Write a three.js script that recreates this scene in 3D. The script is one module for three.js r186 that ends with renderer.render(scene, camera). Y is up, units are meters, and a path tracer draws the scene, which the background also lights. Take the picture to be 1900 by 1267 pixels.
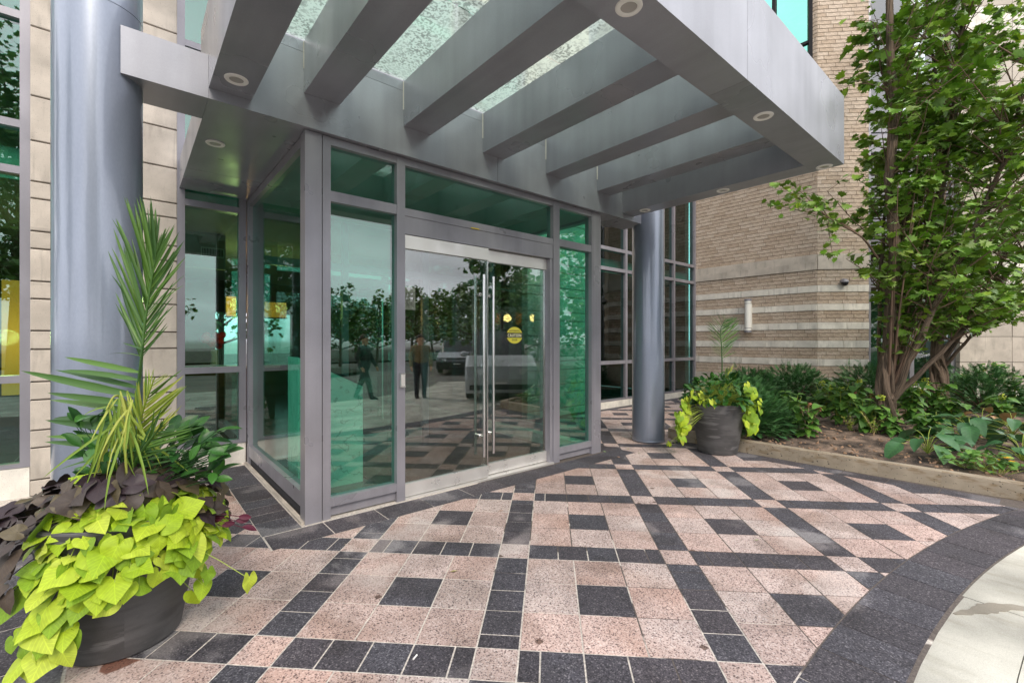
import * as THREE from 'three';
import { mergeGeometries } from 'three/addons/utils/BufferGeometryUtils.js';
import { MarchingCubes } from 'three/addons/objects/MarchingCubes.js';

// ---------------------------------------------------------------- camera, sky, sun, exposure
const scene = new THREE.Scene();
const EYE = new THREE.Vector3(-1.058, 1.45, 3.777), TURN = THREE.MathUtils.degToRad(40.24), FOCAL = 840;
const camera = new THREE.PerspectiveCamera(2 * Math.atan(633.5 / FOCAL) * 180 / Math.PI, 1900 / 1267, 0.05, 600);
camera.position.copy(EYE); camera.rotation.y = -TURN;
const renderer = new THREE.WebGLRenderer({ antialias: true });
renderer.toneMapping = THREE.LinearToneMapping; renderer.toneMappingExposure = 1.8;
renderer.shadowMap.enabled = true; renderer.shadowMap.type = THREE.PCFSoftShadowMap;

function mulberry(a) { return () => { a |= 0; a = a + 0x6D2B79F5 | 0; let t = Math.imul(a ^ a >>> 15, 1 | a); t = t + Math.imul(t ^ t >>> 7, 61 | t) ^ t; return ((t ^ t >>> 14) >>> 0) / 4294967296; }; }
let rnd = mulberry(7);
const R = (a, b) => a + (b - a) * rnd(), pick = (a) => a[Math.floor(rnd() * a.length)];
const hash = (x, y, s) => { let h = Math.imul(x, 374761393) + Math.imul(y, 668265263) + Math.imul(s, 2147483647 - 61); h = Math.imul(h ^ h >>> 13, 1274126177); return ((h ^ h >>> 16) >>> 0) / 4294967296; };
// value noise that repeats after `per` cells
function vn(x, y, per, s) {
  const ix = Math.floor(x), iy = Math.floor(y), fx = x - ix, fy = y - iy, u = fx * fx * (3 - 2 * fx), v = fy * fy * (3 - 2 * fy);
  const m = (k) => ((k % per) + per) % per, x0 = m(ix), x1 = m(ix + 1), y0 = m(iy), y1 = m(iy + 1);
  const a = hash(x0, y0, s), b = hash(x1, y0, s), c = hash(x0, y1, s), d = hash(x1, y1, s);
  return a + (b - a) * u + (c - a + (a - b - c + d) * u) * v;
}
function fbm(x, y, per, s, n) { let t = 0, a = 0.5, q = 0; for (let i = 0; i < n; i++) { t += a * vn(x, y, per, s + i); q += a; x *= 2; y *= 2; per *= 2; a *= 0.5; } return t / q; }
const sm = (a, b, x) => { const t = Math.min(1, Math.max(0, (x - a) / (b - a))); return t * t * (3 - 2 * t); };

// overcast sky: even cloud deck, a little brighter overhead, soft cloud bellies
{
  const W = 1024, Hh = 512, d = new Float32Array(W * Hh * 4);
  for (let r = 0; r < Hh; r++) {
    const up = ((r + 0.5) / Hh - 0.5) * Math.PI, s = Math.sin(up);
    for (let c = 0; c < W; c++) {
      const az = (c + 0.5) / W * 2 * Math.PI;
      let l = 0.5;
      if (s > 0) {
        const k = 1 / (s + 0.28), n = fbm(50 + Math.cos(az) * Math.cos(up) * k * 1.6, 50 + Math.sin(az) * Math.cos(up) * k * 2.6, 100, 11, 5);
        l = (1.02 + 0.25 * s) * (0.56 + 0.88 * n);
      }
      const i = (r * W + c) * 4, warm = s > 0 ? 0 : 1;
      d[i] = l * (0.97 - 0.1 * warm); d[i + 1] = l * (0.985 - 0.1 * warm); d[i + 2] = l * (1.05 - 0.2 * warm); d[i + 3] = 1;
    }
  }
  const t = new THREE.DataTexture(d, W, Hh, THREE.RGBAFormat, THREE.FloatType);
  t.mapping = THREE.EquirectangularReflectionMapping; t.magFilter = THREE.LinearFilter; t.needsUpdate = true;
  scene.background = t; scene.environment = t;
}
const sun = new THREE.DirectionalLight(0xfff1df, 1.5);
sun.position.set(-5, 18, 19.5); sun.target.position.set(2, 0, 0); sun.castShadow = true; sun.shadow.radius = 34;
Object.assign(sun.shadow.camera, { left: -20, right: 20, top: 20, bottom: -20, far: 80 }); sun.shadow.mapSize.set(4096, 4096);
scene.add(sun, sun.target);

// ---------------------------------------------------------------- from photo pixels to places
const FW = new THREE.Vector3(Math.sin(TURN), 0, -Math.cos(TURN)), RT = new THREE.Vector3(Math.cos(TURN), 0, Math.sin(TURN));
const V = (x, y, z) => new THREE.Vector3(x, y, z);
const ray = (px, py) => FW.clone().addScaledVector(RT, (px - 950) / FOCAL).add(V(0, -(py - 633.5) / FOCAL, 0));
const onY = (px, py, h = 0) => { const r = ray(px, py); return EYE.clone().addScaledVector(r, (h - EYE.y) / r.y); };
const deep = (px, py, d) => EYE.clone().addScaledVector(ray(px, py), d);

// ---------------------------------------------------------------- helpers
const taken = new Map();
function numbered(n) { const k = taken.get(n) ?? 0; taken.set(n, k + 1); return k ? n + '_' + String(k).padStart(3, '0') : n; }
function tag(o, label, category, group, kind) { o.userData = { label, category }; if (group) o.userData.group = group; if (kind) o.userData.kind = kind; return o; }
function thing(name, label, category, pos = [0, 0, 0], group) {
  const o = new THREE.Group(); o.name = numbered(name); o.position.set(...pos); scene.add(o); return tag(o, label, category, group);
}
function sub(name, parent, pos) { const o = new THREE.Group(); o.name = name; if (pos) o.position.set(...pos); parent.add(o); return o; }
function mesh(name, geo, mat, parent) {
  const m = new THREE.Mesh(Array.isArray(geo) ? merge(geo) : geo, mat); m.name = parent ? name : numbered(name); m.castShadow = m.receiveShadow = true; (parent ?? scene).add(m); return m;
}
function structure(name, label, geo, mat) { const m = mesh(name, geo, mat); m.userData = { kind: 'structure', label, category: name.replace(/_/g, ' ') }; return m; }
function merge(a) { a = a.map((g) => (g.index ? g.toNonIndexed() : g)); const has = a.every((g) => g.attributes.color); if (!has) a.forEach((g) => g.deleteAttribute('color')); return mergeGeometries(a); }
function instanced(name, geo, mat, mats, parent, cols) {
  const m = new THREE.InstancedMesh(geo, mat, mats.length); m.name = name; m.castShadow = m.receiveShadow = true;
  mats.forEach((x, i) => m.setMatrixAt(i, x)); if (cols) cols.forEach((c, i) => m.setColorAt(i, c));
  m.userData.kind = 'stuff'; parent.add(m); return m;
}
// raw geometry from quads / triangles
class MB {
  constructor() { this.p = []; this.u = []; this.n = []; this.c = null; }
  tri(a, b, c, ua = [0, 0], ub = [1, 0], uc = [1, 1]) {
    const n = V().crossVectors(V().subVectors(b, a), V().subVectors(c, a)).normalize();
    for (const [q, w] of [[a, ua], [b, ub], [c, uc]]) { this.p.push(q.x, q.y, q.z); this.n.push(n.x, n.y, n.z); this.u.push(...w); }
    return this;
  }
  quad(a, b, c, d, ua = [0, 0], ub = [1, 0], uc = [1, 1], ud = [0, 1]) { this.tri(a, b, c, ua, ub, uc); return this.tri(a, c, d, ua, uc, ud); }
  geo() {
    const g = new THREE.BufferGeometry();
    g.setAttribute('position', new THREE.Float32BufferAttribute(this.p, 3)); g.setAttribute('normal', new THREE.Float32BufferAttribute(this.n, 3)); g.setAttribute('uv', new THREE.Float32BufferAttribute(this.u, 2));
    return g;
  }
}
// box by its extents, uv in metres (offset so that neighbours differ)
function bx(x0, x1, y0, y1, z0, z1, ou = 0, ov = 0) {
  const m = new MB(), a = (x, y, z) => V(x, y, z), U = (s, t) => [s + ou, t + ov];
  m.quad(a(x0, y0, z1), a(x1, y0, z1), a(x1, y1, z1), a(x0, y1, z1), U(x0, y0), U(x1, y0), U(x1, y1), U(x0, y1));
  m.quad(a(x1, y0, z0), a(x0, y0, z0), a(x0, y1, z0), a(x1, y1, z0), U(x1, y0), U(x0, y0), U(x0, y1), U(x1, y1));
  m.quad(a(x1, y0, z1), a(x1, y0, z0), a(x1, y1, z0), a(x1, y1, z1), U(-z1, y0), U(-z0, y0), U(-z0, y1), U(-z1, y1));
  m.quad(a(x0, y0, z0), a(x0, y0, z1), a(x0, y1, z1), a(x0, y1, z0), U(z0, y0), U(z1, y0), U(z1, y1), U(z0, y1));
  m.quad(a(x0, y1, z1), a(x1, y1, z1), a(x1, y1, z0), a(x0, y1, z0), U(x0, -z1), U(x1, -z1), U(x1, -z0), U(x0, -z0));
  m.quad(a(x0, y0, z0), a(x1, y0, z0), a(x1, y0, z1), a(x0, y0, z1), U(x0, z0), U(x1, z0), U(x1, z1), U(x0, z1));
  return m.geo();
}
// box with its long front edges chamfered by b (bricks, stones): front is +z
function bevelBox(w, h, d, b) {
  const s = new THREE.Shape([[-w / 2, -h / 2], [w / 2, -h / 2], [w / 2, h / 2], [-w / 2, h / 2]].map((q) => new THREE.Vector2(...q)));
  const m = new MB(), f = (x, y, z) => V(x, y, z), X = w / 2, Y = h / 2, x = X - b, y = Y - b, Z = d / 2, zf = Z - b, U = (p) => [p.x, p.y];
  const q = (...v) => m.quad(...v, ...v.map(U));
  q(f(-x, -y, Z), f(x, -y, Z), f(x, y, Z), f(-x, y, Z));
  q(f(-X, -Y, zf), f(X, -Y, zf), f(x, -y, Z), f(-x, -y, Z)); q(f(X, Y, zf), f(-X, Y, zf), f(-x, y, Z), f(x, y, Z));
  q(f(X, -Y, zf), f(X, Y, zf), f(x, y, Z), f(x, -y, Z)); q(f(-X, Y, zf), f(-X, -Y, zf), f(-x, -y, Z), f(-x, y, Z));
  q(f(-X, -Y, -Z), f(X, -Y, -Z), f(X, -Y, zf), f(-X, -Y, zf)); q(f(X, Y, -Z), f(-X, Y, -Z), f(-X, Y, zf), f(X, Y, zf));
  q(f(X, -Y, -Z), f(X, Y, -Z), f(X, Y, zf), f(X, -Y, zf)); q(f(-X, Y, -Z), f(-X, -Y, -Z), f(-X, -Y, zf), f(-X, Y, zf));
  return m.geo();
}
const cyl = (r0, r1, h, n = 24, open = false) => new THREE.CylinderGeometry(r1, r0, h, n, 1, open);
const put = (g, x, y, z, ry = 0, rx = 0, rz = 0) => { const e = new THREE.Matrix4().makeRotationFromEuler(new THREE.Euler(rx, ry, rz, 'YXZ')).setPosition(x, y, z); return g.applyMatrix4(e); };
const lathe = (pts, n = 40) => new THREE.LatheGeometry(pts.map((q) => new THREE.Vector2(...q)), n);
// tapered tube through points with a radius at each
function tube(pts, rad, n = 6, bark = 1) {
  const g = new THREE.BufferGeometry(), P = [], N = [], U = [], I = [];
  let ref = V(0.71, 0.05, 0.6), len = 0;
  pts.forEach((p, i) => {
    const t = V().subVectors(pts[Math.min(i + 1, pts.length - 1)], pts[Math.max(i - 1, 0)]).normalize();
    const a = ref.clone().addScaledVector(t, -ref.dot(t)).normalize(), b = V().crossVectors(t, a); ref = a;
    if (i) len += p.distanceTo(pts[i - 1]);
    for (let k = 0; k <= n; k++) {
      const q = k / n * Math.PI * 2, d = a.clone().multiplyScalar(Math.cos(q)).addScaledVector(b, Math.sin(q));
      P.push(p.x + d.x * rad[i], p.y + d.y * rad[i], p.z + d.z * rad[i]); N.push(d.x, d.y, d.z); U.push(k / n * bark, len);
    }
  });
  for (let i = 0; i < pts.length - 1; i++) for (let k = 0; k < n; k++) { const a = i * (n + 1) + k, b = a + n + 1; I.push(a, a + 1, b, a + 1, b + 1, b); }
  g.setAttribute('position', new THREE.Float32BufferAttribute(P, 3)); g.setAttribute('normal', new THREE.Float32BufferAttribute(N, 3)); g.setAttribute('uv', new THREE.Float32BufferAttribute(U, 2)); g.setIndex(I);
  return g;
}
const path = (pts, n) => new THREE.CatmullRomCurve3(pts).getPoints(n);
const ramp = (a, b, n, k = 1) => Array.from({ length: n + 1 }, (_, i) => a + (b - a) * Math.pow(i / n, k));
// a flat polygon in x-z (array of [x, z]) as a slab with its top at y1
function slab(polys, y0, y1, uv = (x, z) => [x, z]) {
  const m = new MB();
  for (const q of polys) {
    let s = 0; q.forEach((a, i) => { const b = q[(i + 1) % q.length]; s += a[0] * b[1] - b[0] * a[1]; });
    const r = s > 0 ? [...q].reverse() : q, T = r.map(([x, z]) => V(x, y1, z)), W = r.map(([x, z]) => uv(x, z));
    for (let i = 1; i < r.length - 1; i++) m.tri(T[0], T[i], T[i + 1], W[0], W[i], W[i + 1]);
    r.forEach(([x, z], i) => { const j = (i + 1) % r.length, [x2, z2] = r[j]; m.quad(V(x, y0, z), V(x2, y0, z2), T[j], T[i], W[i], W[j], W[j], W[i]); });
  }
  return m.geo();
}
function clip(poly, a, b, c) { // keep a x + b z <= c
  const out = [];
  poly.forEach((p, i) => {
    const q = poly[(i + 1) % poly.length], dp = a * p[0] + b * p[1] - c, dq = a * q[0] + b * q[1] - c;
    if (dp <= 0) out.push(p);
    if ((dp < 0 && dq > 0) || (dp > 0 && dq < 0)) { const t = dp / (dp - dq); out.push([p[0] + (q[0] - p[0]) * t, p[1] + (q[1] - p[1]) * t]); }
  });
  return out;
}
const area = (q) => Math.abs(q.reduce((s, a, i) => { const b = q[(i + 1) % q.length]; return s + a[0] * b[1] - b[0] * a[1]; }, 0)) / 2;

// ---------------------------------------------------------------- textures
const srgb = (r, g, b) => new THREE.Color().setRGB(r / 255, g / 255, b / 255, THREE.SRGBColorSpace);
function tex(n, f, color = true, m = n) { // f(u, v, x, y) -> [r, g, b] 0..255
  const d = new Uint8Array(n * m * 4);
  for (let y = 0; y < m; y++) for (let x = 0; x < n; x++) { const c = f(x / n, y / m, x, y), i = (y * n + x) * 4; d[i] = Math.max(0, Math.min(255, c[0])); d[i + 1] = Math.max(0, Math.min(255, c[1])); d[i + 2] = Math.max(0, Math.min(255, c[2])); d[i + 3] = 255; }
  const t = new THREE.DataTexture(d, n, m); t.wrapS = t.wrapT = THREE.RepeatWrapping; t.magFilter = THREE.LinearFilter; t.minFilter = THREE.LinearMipmapLinearFilter; t.generateMipmaps = true;
  if (color) t.colorSpace = THREE.SRGBColorSpace; t.needsUpdate = true; return t;
}
const rep = (t, k) => { const c = t.clone(); c.repeat.set(k, k); c.needsUpdate = true; return c; };
const g3 = (v) => [v, v, v];
const std = (o) => new THREE.MeshStandardMaterial({ side: THREE.DoubleSide, roughness: 0.8, ...o });
const phy = (o) => new THREE.MeshPhysicalMaterial({ side: THREE.DoubleSide, roughness: 0.8, ...o });
// plaza pavers: exposed aggregate; one 7.6 m sheet of texture so that dirt and stains run across the joints
const PS = 7.6, puv = (x, z) => [(x + 2.2) / PS, (z + 2.5) / PS];
const segd = (x, y, l) => { let m = 9; for (let i = 0; i < l.length - 1; i++) { const [ax, ay] = l[i], [bx_, by] = l[i + 1], dx = bx_ - ax, dy = by - ay, t = Math.max(0, Math.min(1, ((x - ax) * dx + (y - ay) * dy) / (dx * dx + dy * dy))); m = Math.min(m, Math.hypot(x - ax - dx * t, y - ay - dy * t)); } return m; };
const spill = [[-1.12, 1.07], [-1.0, 1.06], [-0.92, 1.03], [-0.87, 1.06], [-0.82, 1.17], [-0.8, 1.22]];
const chalk = [[0.35, 0.75, 0.32], [0.7, 0.62, 0.22], [0.1, 1.1, 0.2], [3.25, 1.75, 0.16], [2.72, 2.62, 0.25], [-0.85, 0.95, 0.28], [-1.2, 1.2, 0.3], [1.0, 1.35, 0.2]];
function paverTex(base, grainA, grainB, pd, pl, isPink) {
  return tex(2048, (u, v, px, py) => {
    const x = u * PS - 2.2, z = v * PS - 2.5, gx = Math.floor(px / 1.2), gy = Math.floor(py / 1.2), h = hash(gx, gy, 5) /* one value per stone grain of the aggregate */, h2 = hash(px, py, 9);
    const big = fbm(u * 9, v * 9, 9, 21, 4), mid = fbm(u * 46, v * 46, 46, 31, 3);
    let c = h < pd ? grainA : h > 1 - pl ? grainB : base, k = (0.8 + 0.2 * big + 0.2 * mid) * (0.94 + 0.12 * h2);
    let r = c[0] * k, g = c[1] * k, b = c[2] * k;
    const grime = sm(0.56, 0.72, fbm(u * 24 + 3, v * 24 + 8, 24, 41, 4)); r *= 1 - 0.1 * grime; g *= 1 - 0.11 * grime; b *= 1 - 0.12 * grime;
    if (isPink) { const red = sm(0.5, 0.7, fbm(u * 14 + 5, v * 14, 14, 61, 3)); r *= 1 - 0.03 * red; g *= 1 - 0.06 * red; b *= 1 - 0.08 * red; }
    let wht = 0; for (const [cx, cz, cr] of chalk) { const d = Math.hypot(x - cx, (z - cz) * 1.2) / cr; if (d < 1.3) wht = Math.max(wht, (1 - sm(0.35, 1.15, d + (fbm(u * 60, v * 60, 60, 71, 3) - 0.5) * 1.5))); }
    wht = Math.max(wht, 0.7 * sm(0.66, 0.78, fbm(u * 18 + 9, v * 18 + 2, 18, 81, 4))) * 0.42; r += (205 - r) * wht; g += (200 - g) * wht; b += (196 - b) * wht;
    if (isPink) {
      const d = segd(x, z, spill) + (fbm(u * 90, v * 90, 90, 91, 3) - 0.5) * 0.07;
      if (d < 0.05) { const w = 1 - sm(0.038, 0.05, d); r *= 1 - 0.38 * w; g *= 1 - 0.52 * w; b *= 1 - 0.58 * w; }
      const sp = hash(Math.floor(px / 9), Math.floor(py / 9), 3); if (sp > 0.9987) { r *= 0.6; g *= 0.55; b *= 0.52; }
    }
    return [r, g, b];
  });
}
const aggBump = tex(512, (u, v, x, y) => g3(60 + 150 * hash(x >> 1, y >> 1, 2) * 0.5 + 90 * vn(u * 96, v * 96, 96, 4)), false);
const M = {};
M.pink = std({ map: paverTex([190, 170, 163], [98, 83, 82], [214, 201, 196], 0.15, 0.14, true), roughness: 0.85, bumpMap: rep(aggBump, 5), bumpScale: 0.002 });
M.slate = std({ map: paverTex([74, 72, 79], [44, 42, 48], [122, 119, 124], 0.25, 0.12, false), roughness: 0.72, bumpMap: rep(aggBump, 5), bumpScale: 0.002 });
for (const k of ['pink', 'slate']) M[k + 's'] = [[1, 1, 1], [0.88, 0.84, 0.82], [1.0, 0.93, 0.9], [0.96, 0.98, 0.98], [0.8, 0.77, 0.76]].map((c) => { const m = M[k].clone(); m.color.setRGB(...c); return m; });
const grit = tex(512, (u, v, x, y) => { const n = fbm(u * 8, v * 8, 8, 3, 5), h = hash(x, y, 8); return g3(205 + 34 * (n - 0.5) * 2 + (h - 0.5) * 26); });
const gritBump = tex(512, (u, v, x, y) => g3(128 + 80 * (fbm(u * 60, v * 60, 60, 6, 3) - 0.5) + 60 * (hash(x, y, 1) - 0.5)), false);
// joint sand: pale mortar on the door side, dark silted sand towards the kerb, in patches
M.joint = std({ map: tex(1024, (u, v, x, y) => { const X = u * PS - 2.2, Z = v * PS - 2.5, w = sm(-0.1, 0.1, X - 1.35 + (Z - 1.5) * 0.15 + (fbm(u * 26, v * 26, 26, 111, 4) - 0.5) * 3.2), h = 0.85 + 0.3 * hash(x, y, 6); return [(194 - 98 * w) * h, (186 - 98 * w) * h, (177 - 94 * w) * h]; }), roughness: 0.95 });
// cast stone: small pits and stains
const stoneMap = tex(1024, (u, v, x, y) => {
  const n = fbm(u * 7, v * 7, 7, 13, 5), p = hash(x >> 1, y >> 1, 77), st = fbm(u * 20, v * 3, 60, 15, 4);
  let k = 222 + 30 * (n - 0.5) * 2 - 16 * sm(0.55, 0.75, st) + (hash(x, y, 4) - 0.5) * 20; if (p > 0.993) k *= 0.68;
  return [k, k * 0.985, k * 0.96];
});
M.stone = std({ color: srgb(213, 206, 198), map: rep(stoneMap, 0.7), bumpMap: rep(gritBump, 1.5), bumpScale: 0.0015, roughness: 0.88 });
M.pale = std({ color: srgb(248, 246, 241), map: rep(stoneMap, 0.8), roughness: 0.85, bumpMap: rep(gritBump, 2), bumpScale: 0.001 });
const curbMap = tex(1024, (u, v, x, y) => {
  const n = fbm(u * 6, v * 6, 6, 23, 5), q = fbm(u * 70, v * 70, 70, 25, 2), pit = sm(0.78, 0.84, q), d = sm(0.5, 0.72, fbm(u * 9, v * 26, 90, 27, 4));
  const k = (215 + 36 * (n - 0.5) * 2 + (hash(x, y, 4) - 0.5) * 26) * (1 - 0.55 * pit); return [k * (1 - 0.12 * d), k * 0.965 * (1 - 0.16 * d), k * 0.9 * (1 - 0.22 * d)];
});
M.curb = std({ color: srgb(190, 182, 171), map: rep(curbMap, 0.9), roughness: 0.9, bumpMap: rep(curbMap, 0.9), bumpScale: 0.006 });
const driveMap = tex(1024, (u, v, x, y) => {
  const n = fbm(u * 6, v * 6, 6, 33, 5), w = sm(0.5, 0.8, fbm(u * 40, v * 11, 440, 35, 3)), h = hash(x, y, 4); let k = 212 + 46 * (n - 0.5) * 2 + (h - 0.5) * 30; if (h > 0.985) k *= 0.8;
  const dx = u * 4, seg = Math.abs(0); return [k - 9 * w, k - 10 * w, k * 0.975 - 12 * w];
});
M.concrete = std({ color: srgb(210, 207, 200), map: rep(driveMap, 0.5), roughness: 0.9, bumpMap: rep(gritBump, 2), bumpScale: 0.002 });
M.wet = std({ color: srgb(168, 160, 150), map: rep(driveMap, 0.5), roughness: 0.5 });
M.road = std({ color: srgb(120, 116, 114), map: rep(driveMap, 0.25), roughness: 0.9 });
// painted metal
const dust = tex(512, (u, v, x, y) => { const n = fbm(u * 5, v * 5, 5, 43, 4), st = fbm(u * 30, v * 1.5, 30, 45, 3); return g3(224 + 18 * (n - 0.5) * 2 + 9 * (st - 0.5) * 2 + (hash(x, y, 6) - 0.5) * 8); });
const smear = tex(512, (u, v) => g3(170 + 70 * (fbm(u * 6, v * 6, 6, 53, 4) - 0.5) * 2), false);
M.alu = std({ color: srgb(160, 158, 166), map: rep(dust, 0.6), roughness: 0.55, roughnessMap: rep(smear, 0.5), metalness: 0.25 });
M.beam = std({ color: srgb(174, 176, 184), map: rep(dust, 0.5), roughness: 0.5, roughnessMap: rep(smear, 0.4), metalness: 0.3 });
M.column = phy({ color: srgb(150, 160, 178), map: rep(dust, 0.5), roughness: 0.34, metalness: 0.4, clearcoat: 1, clearcoatRoughness: 0.07 });
M.darkgap = std({ color: srgb(46, 46, 50), roughness: 0.9 });
M.steel = std({ color: srgb(222, 219, 215), metalness: 0.65, roughness: 0.55, roughnessMap: rep(smear, 1.5) });
M.bright = std({ color: srgb(220, 220, 220), metalness: 1, roughness: 0.2 });
M.white = std({ color: srgb(232, 230, 224), roughness: 0.5 });
M.lens = phy({ color: srgb(168, 164, 158), roughness: 0.25, clearcoat: 0.5 });
// glass
const glass = (c, o = {}) => phy({ color: new THREE.Color().setRGB(...c), transmission: 1, thickness: 0, roughness: 0, ior: 2.2, ...o });
M.green = glass([0.3, 0.78, 0.63]);
M.innerGlass = glass([0.97, 0.99, 0.98]);
M.deep = glass([0.14, 0.46, 0.41], { ior: 1.75 });
M.clear = glass([0.56, 0.63, 0.6], { ior: 2.33 });
const roofSpeck = tex(1024, (u, v, x, y) => { const n = fbm(u * 7, v * 7, 7, 63, 4), s = fbm(u * 90, v * 90, 90, 65, 2), d = sm(0.42, 0.66, s) * (0.35 + 0.65 * sm(0.3, 0.65, n)); const k = 252 - 80 * d; return [k * 0.96, k, k * 0.98]; });
M.roof = phy({ color: srgb(236, 243, 239), map: rep(roofSpeck, 0.8), transmission: 0.95, thickness: 0, roughness: 0.6, ior: 1.5 });
// brick
const brickMap = tex(512, (u, v, x, y) => { const n = fbm(u * 12, v * 30, 360, 73, 4), h = hash(x, y, 4); const k = 226 + 40 * (n - 0.5) * 2 + (h - 0.5) * 26; return [k, k * 0.985, k * 0.965]; });
M.bricks = [[214, 198, 182], [207, 190, 173], [218, 203, 188], [201, 183, 165], [211, 194, 177]].map((c) => std({ color: srgb(...c), map: rep(brickMap, 2), bumpMap: rep(gritBump, 3), bumpScale: 0.002, roughness: 0.9 }));
M.mortar = std({ color: srgb(166, 150, 135), map: grit, roughness: 0.95 });
// inside
M.marble = phy({ color: srgb(235, 240, 236), map: tex(512, (u, v) => { const w = fbm(u * 4, v * 4, 4, 83, 5), r = Math.abs(Math.sin((u * 3 + v * 5 + w * 5) * Math.PI)); const k = 240 - 70 * Math.pow(1 - r, 9) - 24 * (w - 0.5); return [k, k, k * 0.99]; }), roughness: 0.25 });
M.tan = std({ color: srgb(126, 108, 84), map: grit, roughness: 0.8 });
M.ceiling = std({ color: srgb(176, 172, 164), roughness: 0.9 });
M.floorIn = phy({ color: srgb(104, 98, 90), map: grit, roughness: 0.25 });
M.mat = std({ color: srgb(96, 92, 86), map: grit, roughness: 0.95 });
M.wood = std({ color: srgb(120, 84, 52), map: tex(256, (u, v) => { const k = 200 + 50 * (fbm(u * 3, v * 30, 90, 87, 4) - 0.5) * 2; return [k, k * 0.97, k * 0.92]; }), roughness: 0.5 });
const glow = (c, k) => std({ color: srgb(...c), emissive: srgb(...c), emissiveIntensity: k, roughness: 0.6 });
M.lampGlow = glow([255, 160, 64], 0.24);
// soil, bark, leaves
const soilMap = tex(1024, (u, v, x, y) => { const n = fbm(u * 14, v * 14, 14, 93, 5), h = hash(x >> 1, y >> 1, 4), l = fbm(u * 5, v * 5, 5, 95, 3); let k = 0.7 + 0.6 * (n - 0.5) * 2 + (h - 0.5) * 0.3 + 0.35 * (l - 0.5) * 2; let c = [140 * k, 120 * k, 104 * k]; if (h > 0.988) c = [205, 188, 168]; return c; });
M.soil = std({ map: rep(soilMap, 0.7), roughness: 1, bumpMap: rep(soilMap, 0.7), bumpScale: 0.02 });
M.chip = std({ color: srgb(150, 122, 98), roughness: 1 });
const barkMap = tex(512, (u, v, x, y) => { const n = fbm(u * 14, v * 3, 14, 97, 5), r = Math.pow(Math.abs(Math.sin((u * 9 + n * 2.4) * Math.PI)), 0.7); const k = 95 + 95 * r + 30 * (n - 0.5) + (hash(x, y, 3) - 0.5) * 20; return [k, k * 0.93, k * 0.85]; });
M.bark = std({ color: srgb(150, 139, 130), map: barkMap, bumpMap: barkMap, bumpScale: 0.012, roughness: 0.95 });
M.twig = std({ color: srgb(104, 84, 70), roughness: 0.95 });
const veinTex = (n, lobes) => tex(n, (u, v) => { const x = (u - 0.5) * 2, y = v; let l = Math.abs(x) < 0.022 ? 1 : 0; for (let k = 0; k < 6; k++) { const d = Math.abs((y - 0.04 - k * 0.15) - Math.abs(x) * lobes) ; if (d < 0.016) l = Math.max(l, 0.75); } const q = 226 + 14 * (fbm(u * 9, v * 9, 9, 99, 3) - 0.5) * 2; return [q + 24 * l, q + 24 * l, q + 10 * l]; });
const veins = veinTex(128, 0.7), veinsFine = veinTex(128, 0.45);
const leafMat = (r, g, b, o = {}) => phy({ color: srgb(r, g, b), map: veins, transmission: 0.28, thickness: 0, roughness: 0.62, ior: 1.4, ...o });
M.lime = [[184, 212, 38], [198, 222, 56], [170, 202, 32], [150, 188, 38], [206, 224, 74], [134, 172, 36]].map((c) => leafMat(...c));
M.plum = [[72, 62, 58], [86, 74, 64], [60, 48, 54], [98, 88, 66]].map((c) => leafMat(...c, { transmission: 0.08, roughness: 0.5 }));
M.wine = leafMat(92, 26, 52, { transmission: 0.15 });
M.glossy = [[58, 110, 44], [72, 128, 50], [44, 92, 40]].map((c) => leafMat(...c, { roughness: 0.4, map: veinsFine }));
M.palm = [[70, 108, 44], [86, 124, 48], [58, 96, 42]].map((c) => leafMat(...c, { map: null, roughness: 0.45 }));
M.palmPale = [[138, 158, 54], [166, 174, 78], [118, 146, 48]].map((c) => leafMat(...c, { map: null }));
M.tree = leafMat(112, 148, 48, { map: null, transmission: 0.42, roughness: 0.5 });
M.yew = leafMat(62, 108, 56, { map: null, transmission: 0.15 });
M.hydrangea = [[98, 150, 52], [118, 166, 62], [82, 132, 50]].map((c) => leafMat(...c));
M.hosta = [[82, 132, 84], [98, 146, 92], [70, 118, 74]].map((c) => leafMat(...c, { map: veinsFine, roughness: 0.42 }));
M.hostaDry = leafMat(206, 160, 112);
M.flower = leafMat(176, 190, 62, { map: null });
M.dryFlower = leafMat(148, 100, 72, { map: null });
M.stem = std({ color: srgb(150, 168, 70), roughness: 0.7 });
M.dryStem = std({ color: srgb(190, 166, 128), roughness: 0.9 });
M.potTop = std({ color: srgb(112, 111, 112), map: tex(1024, (u, v, x, y) => { const n = fbm(u * 4, v * 10, 40, 103, 5), st = fbm(u * 5, v * 90, 450, 105, 4), q = n * 0.72 + st * 0.28, k = 196 + 40 * (st - 0.5) - 46 * sm(0.42, 0.58, q) + 60 * sm(0.6, 0.63, q) * sm(0.4, 0.6, st) + (hash(x, y, 2) - 0.5) * 16; return g3(k); }), roughness: 0.66 });
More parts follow.
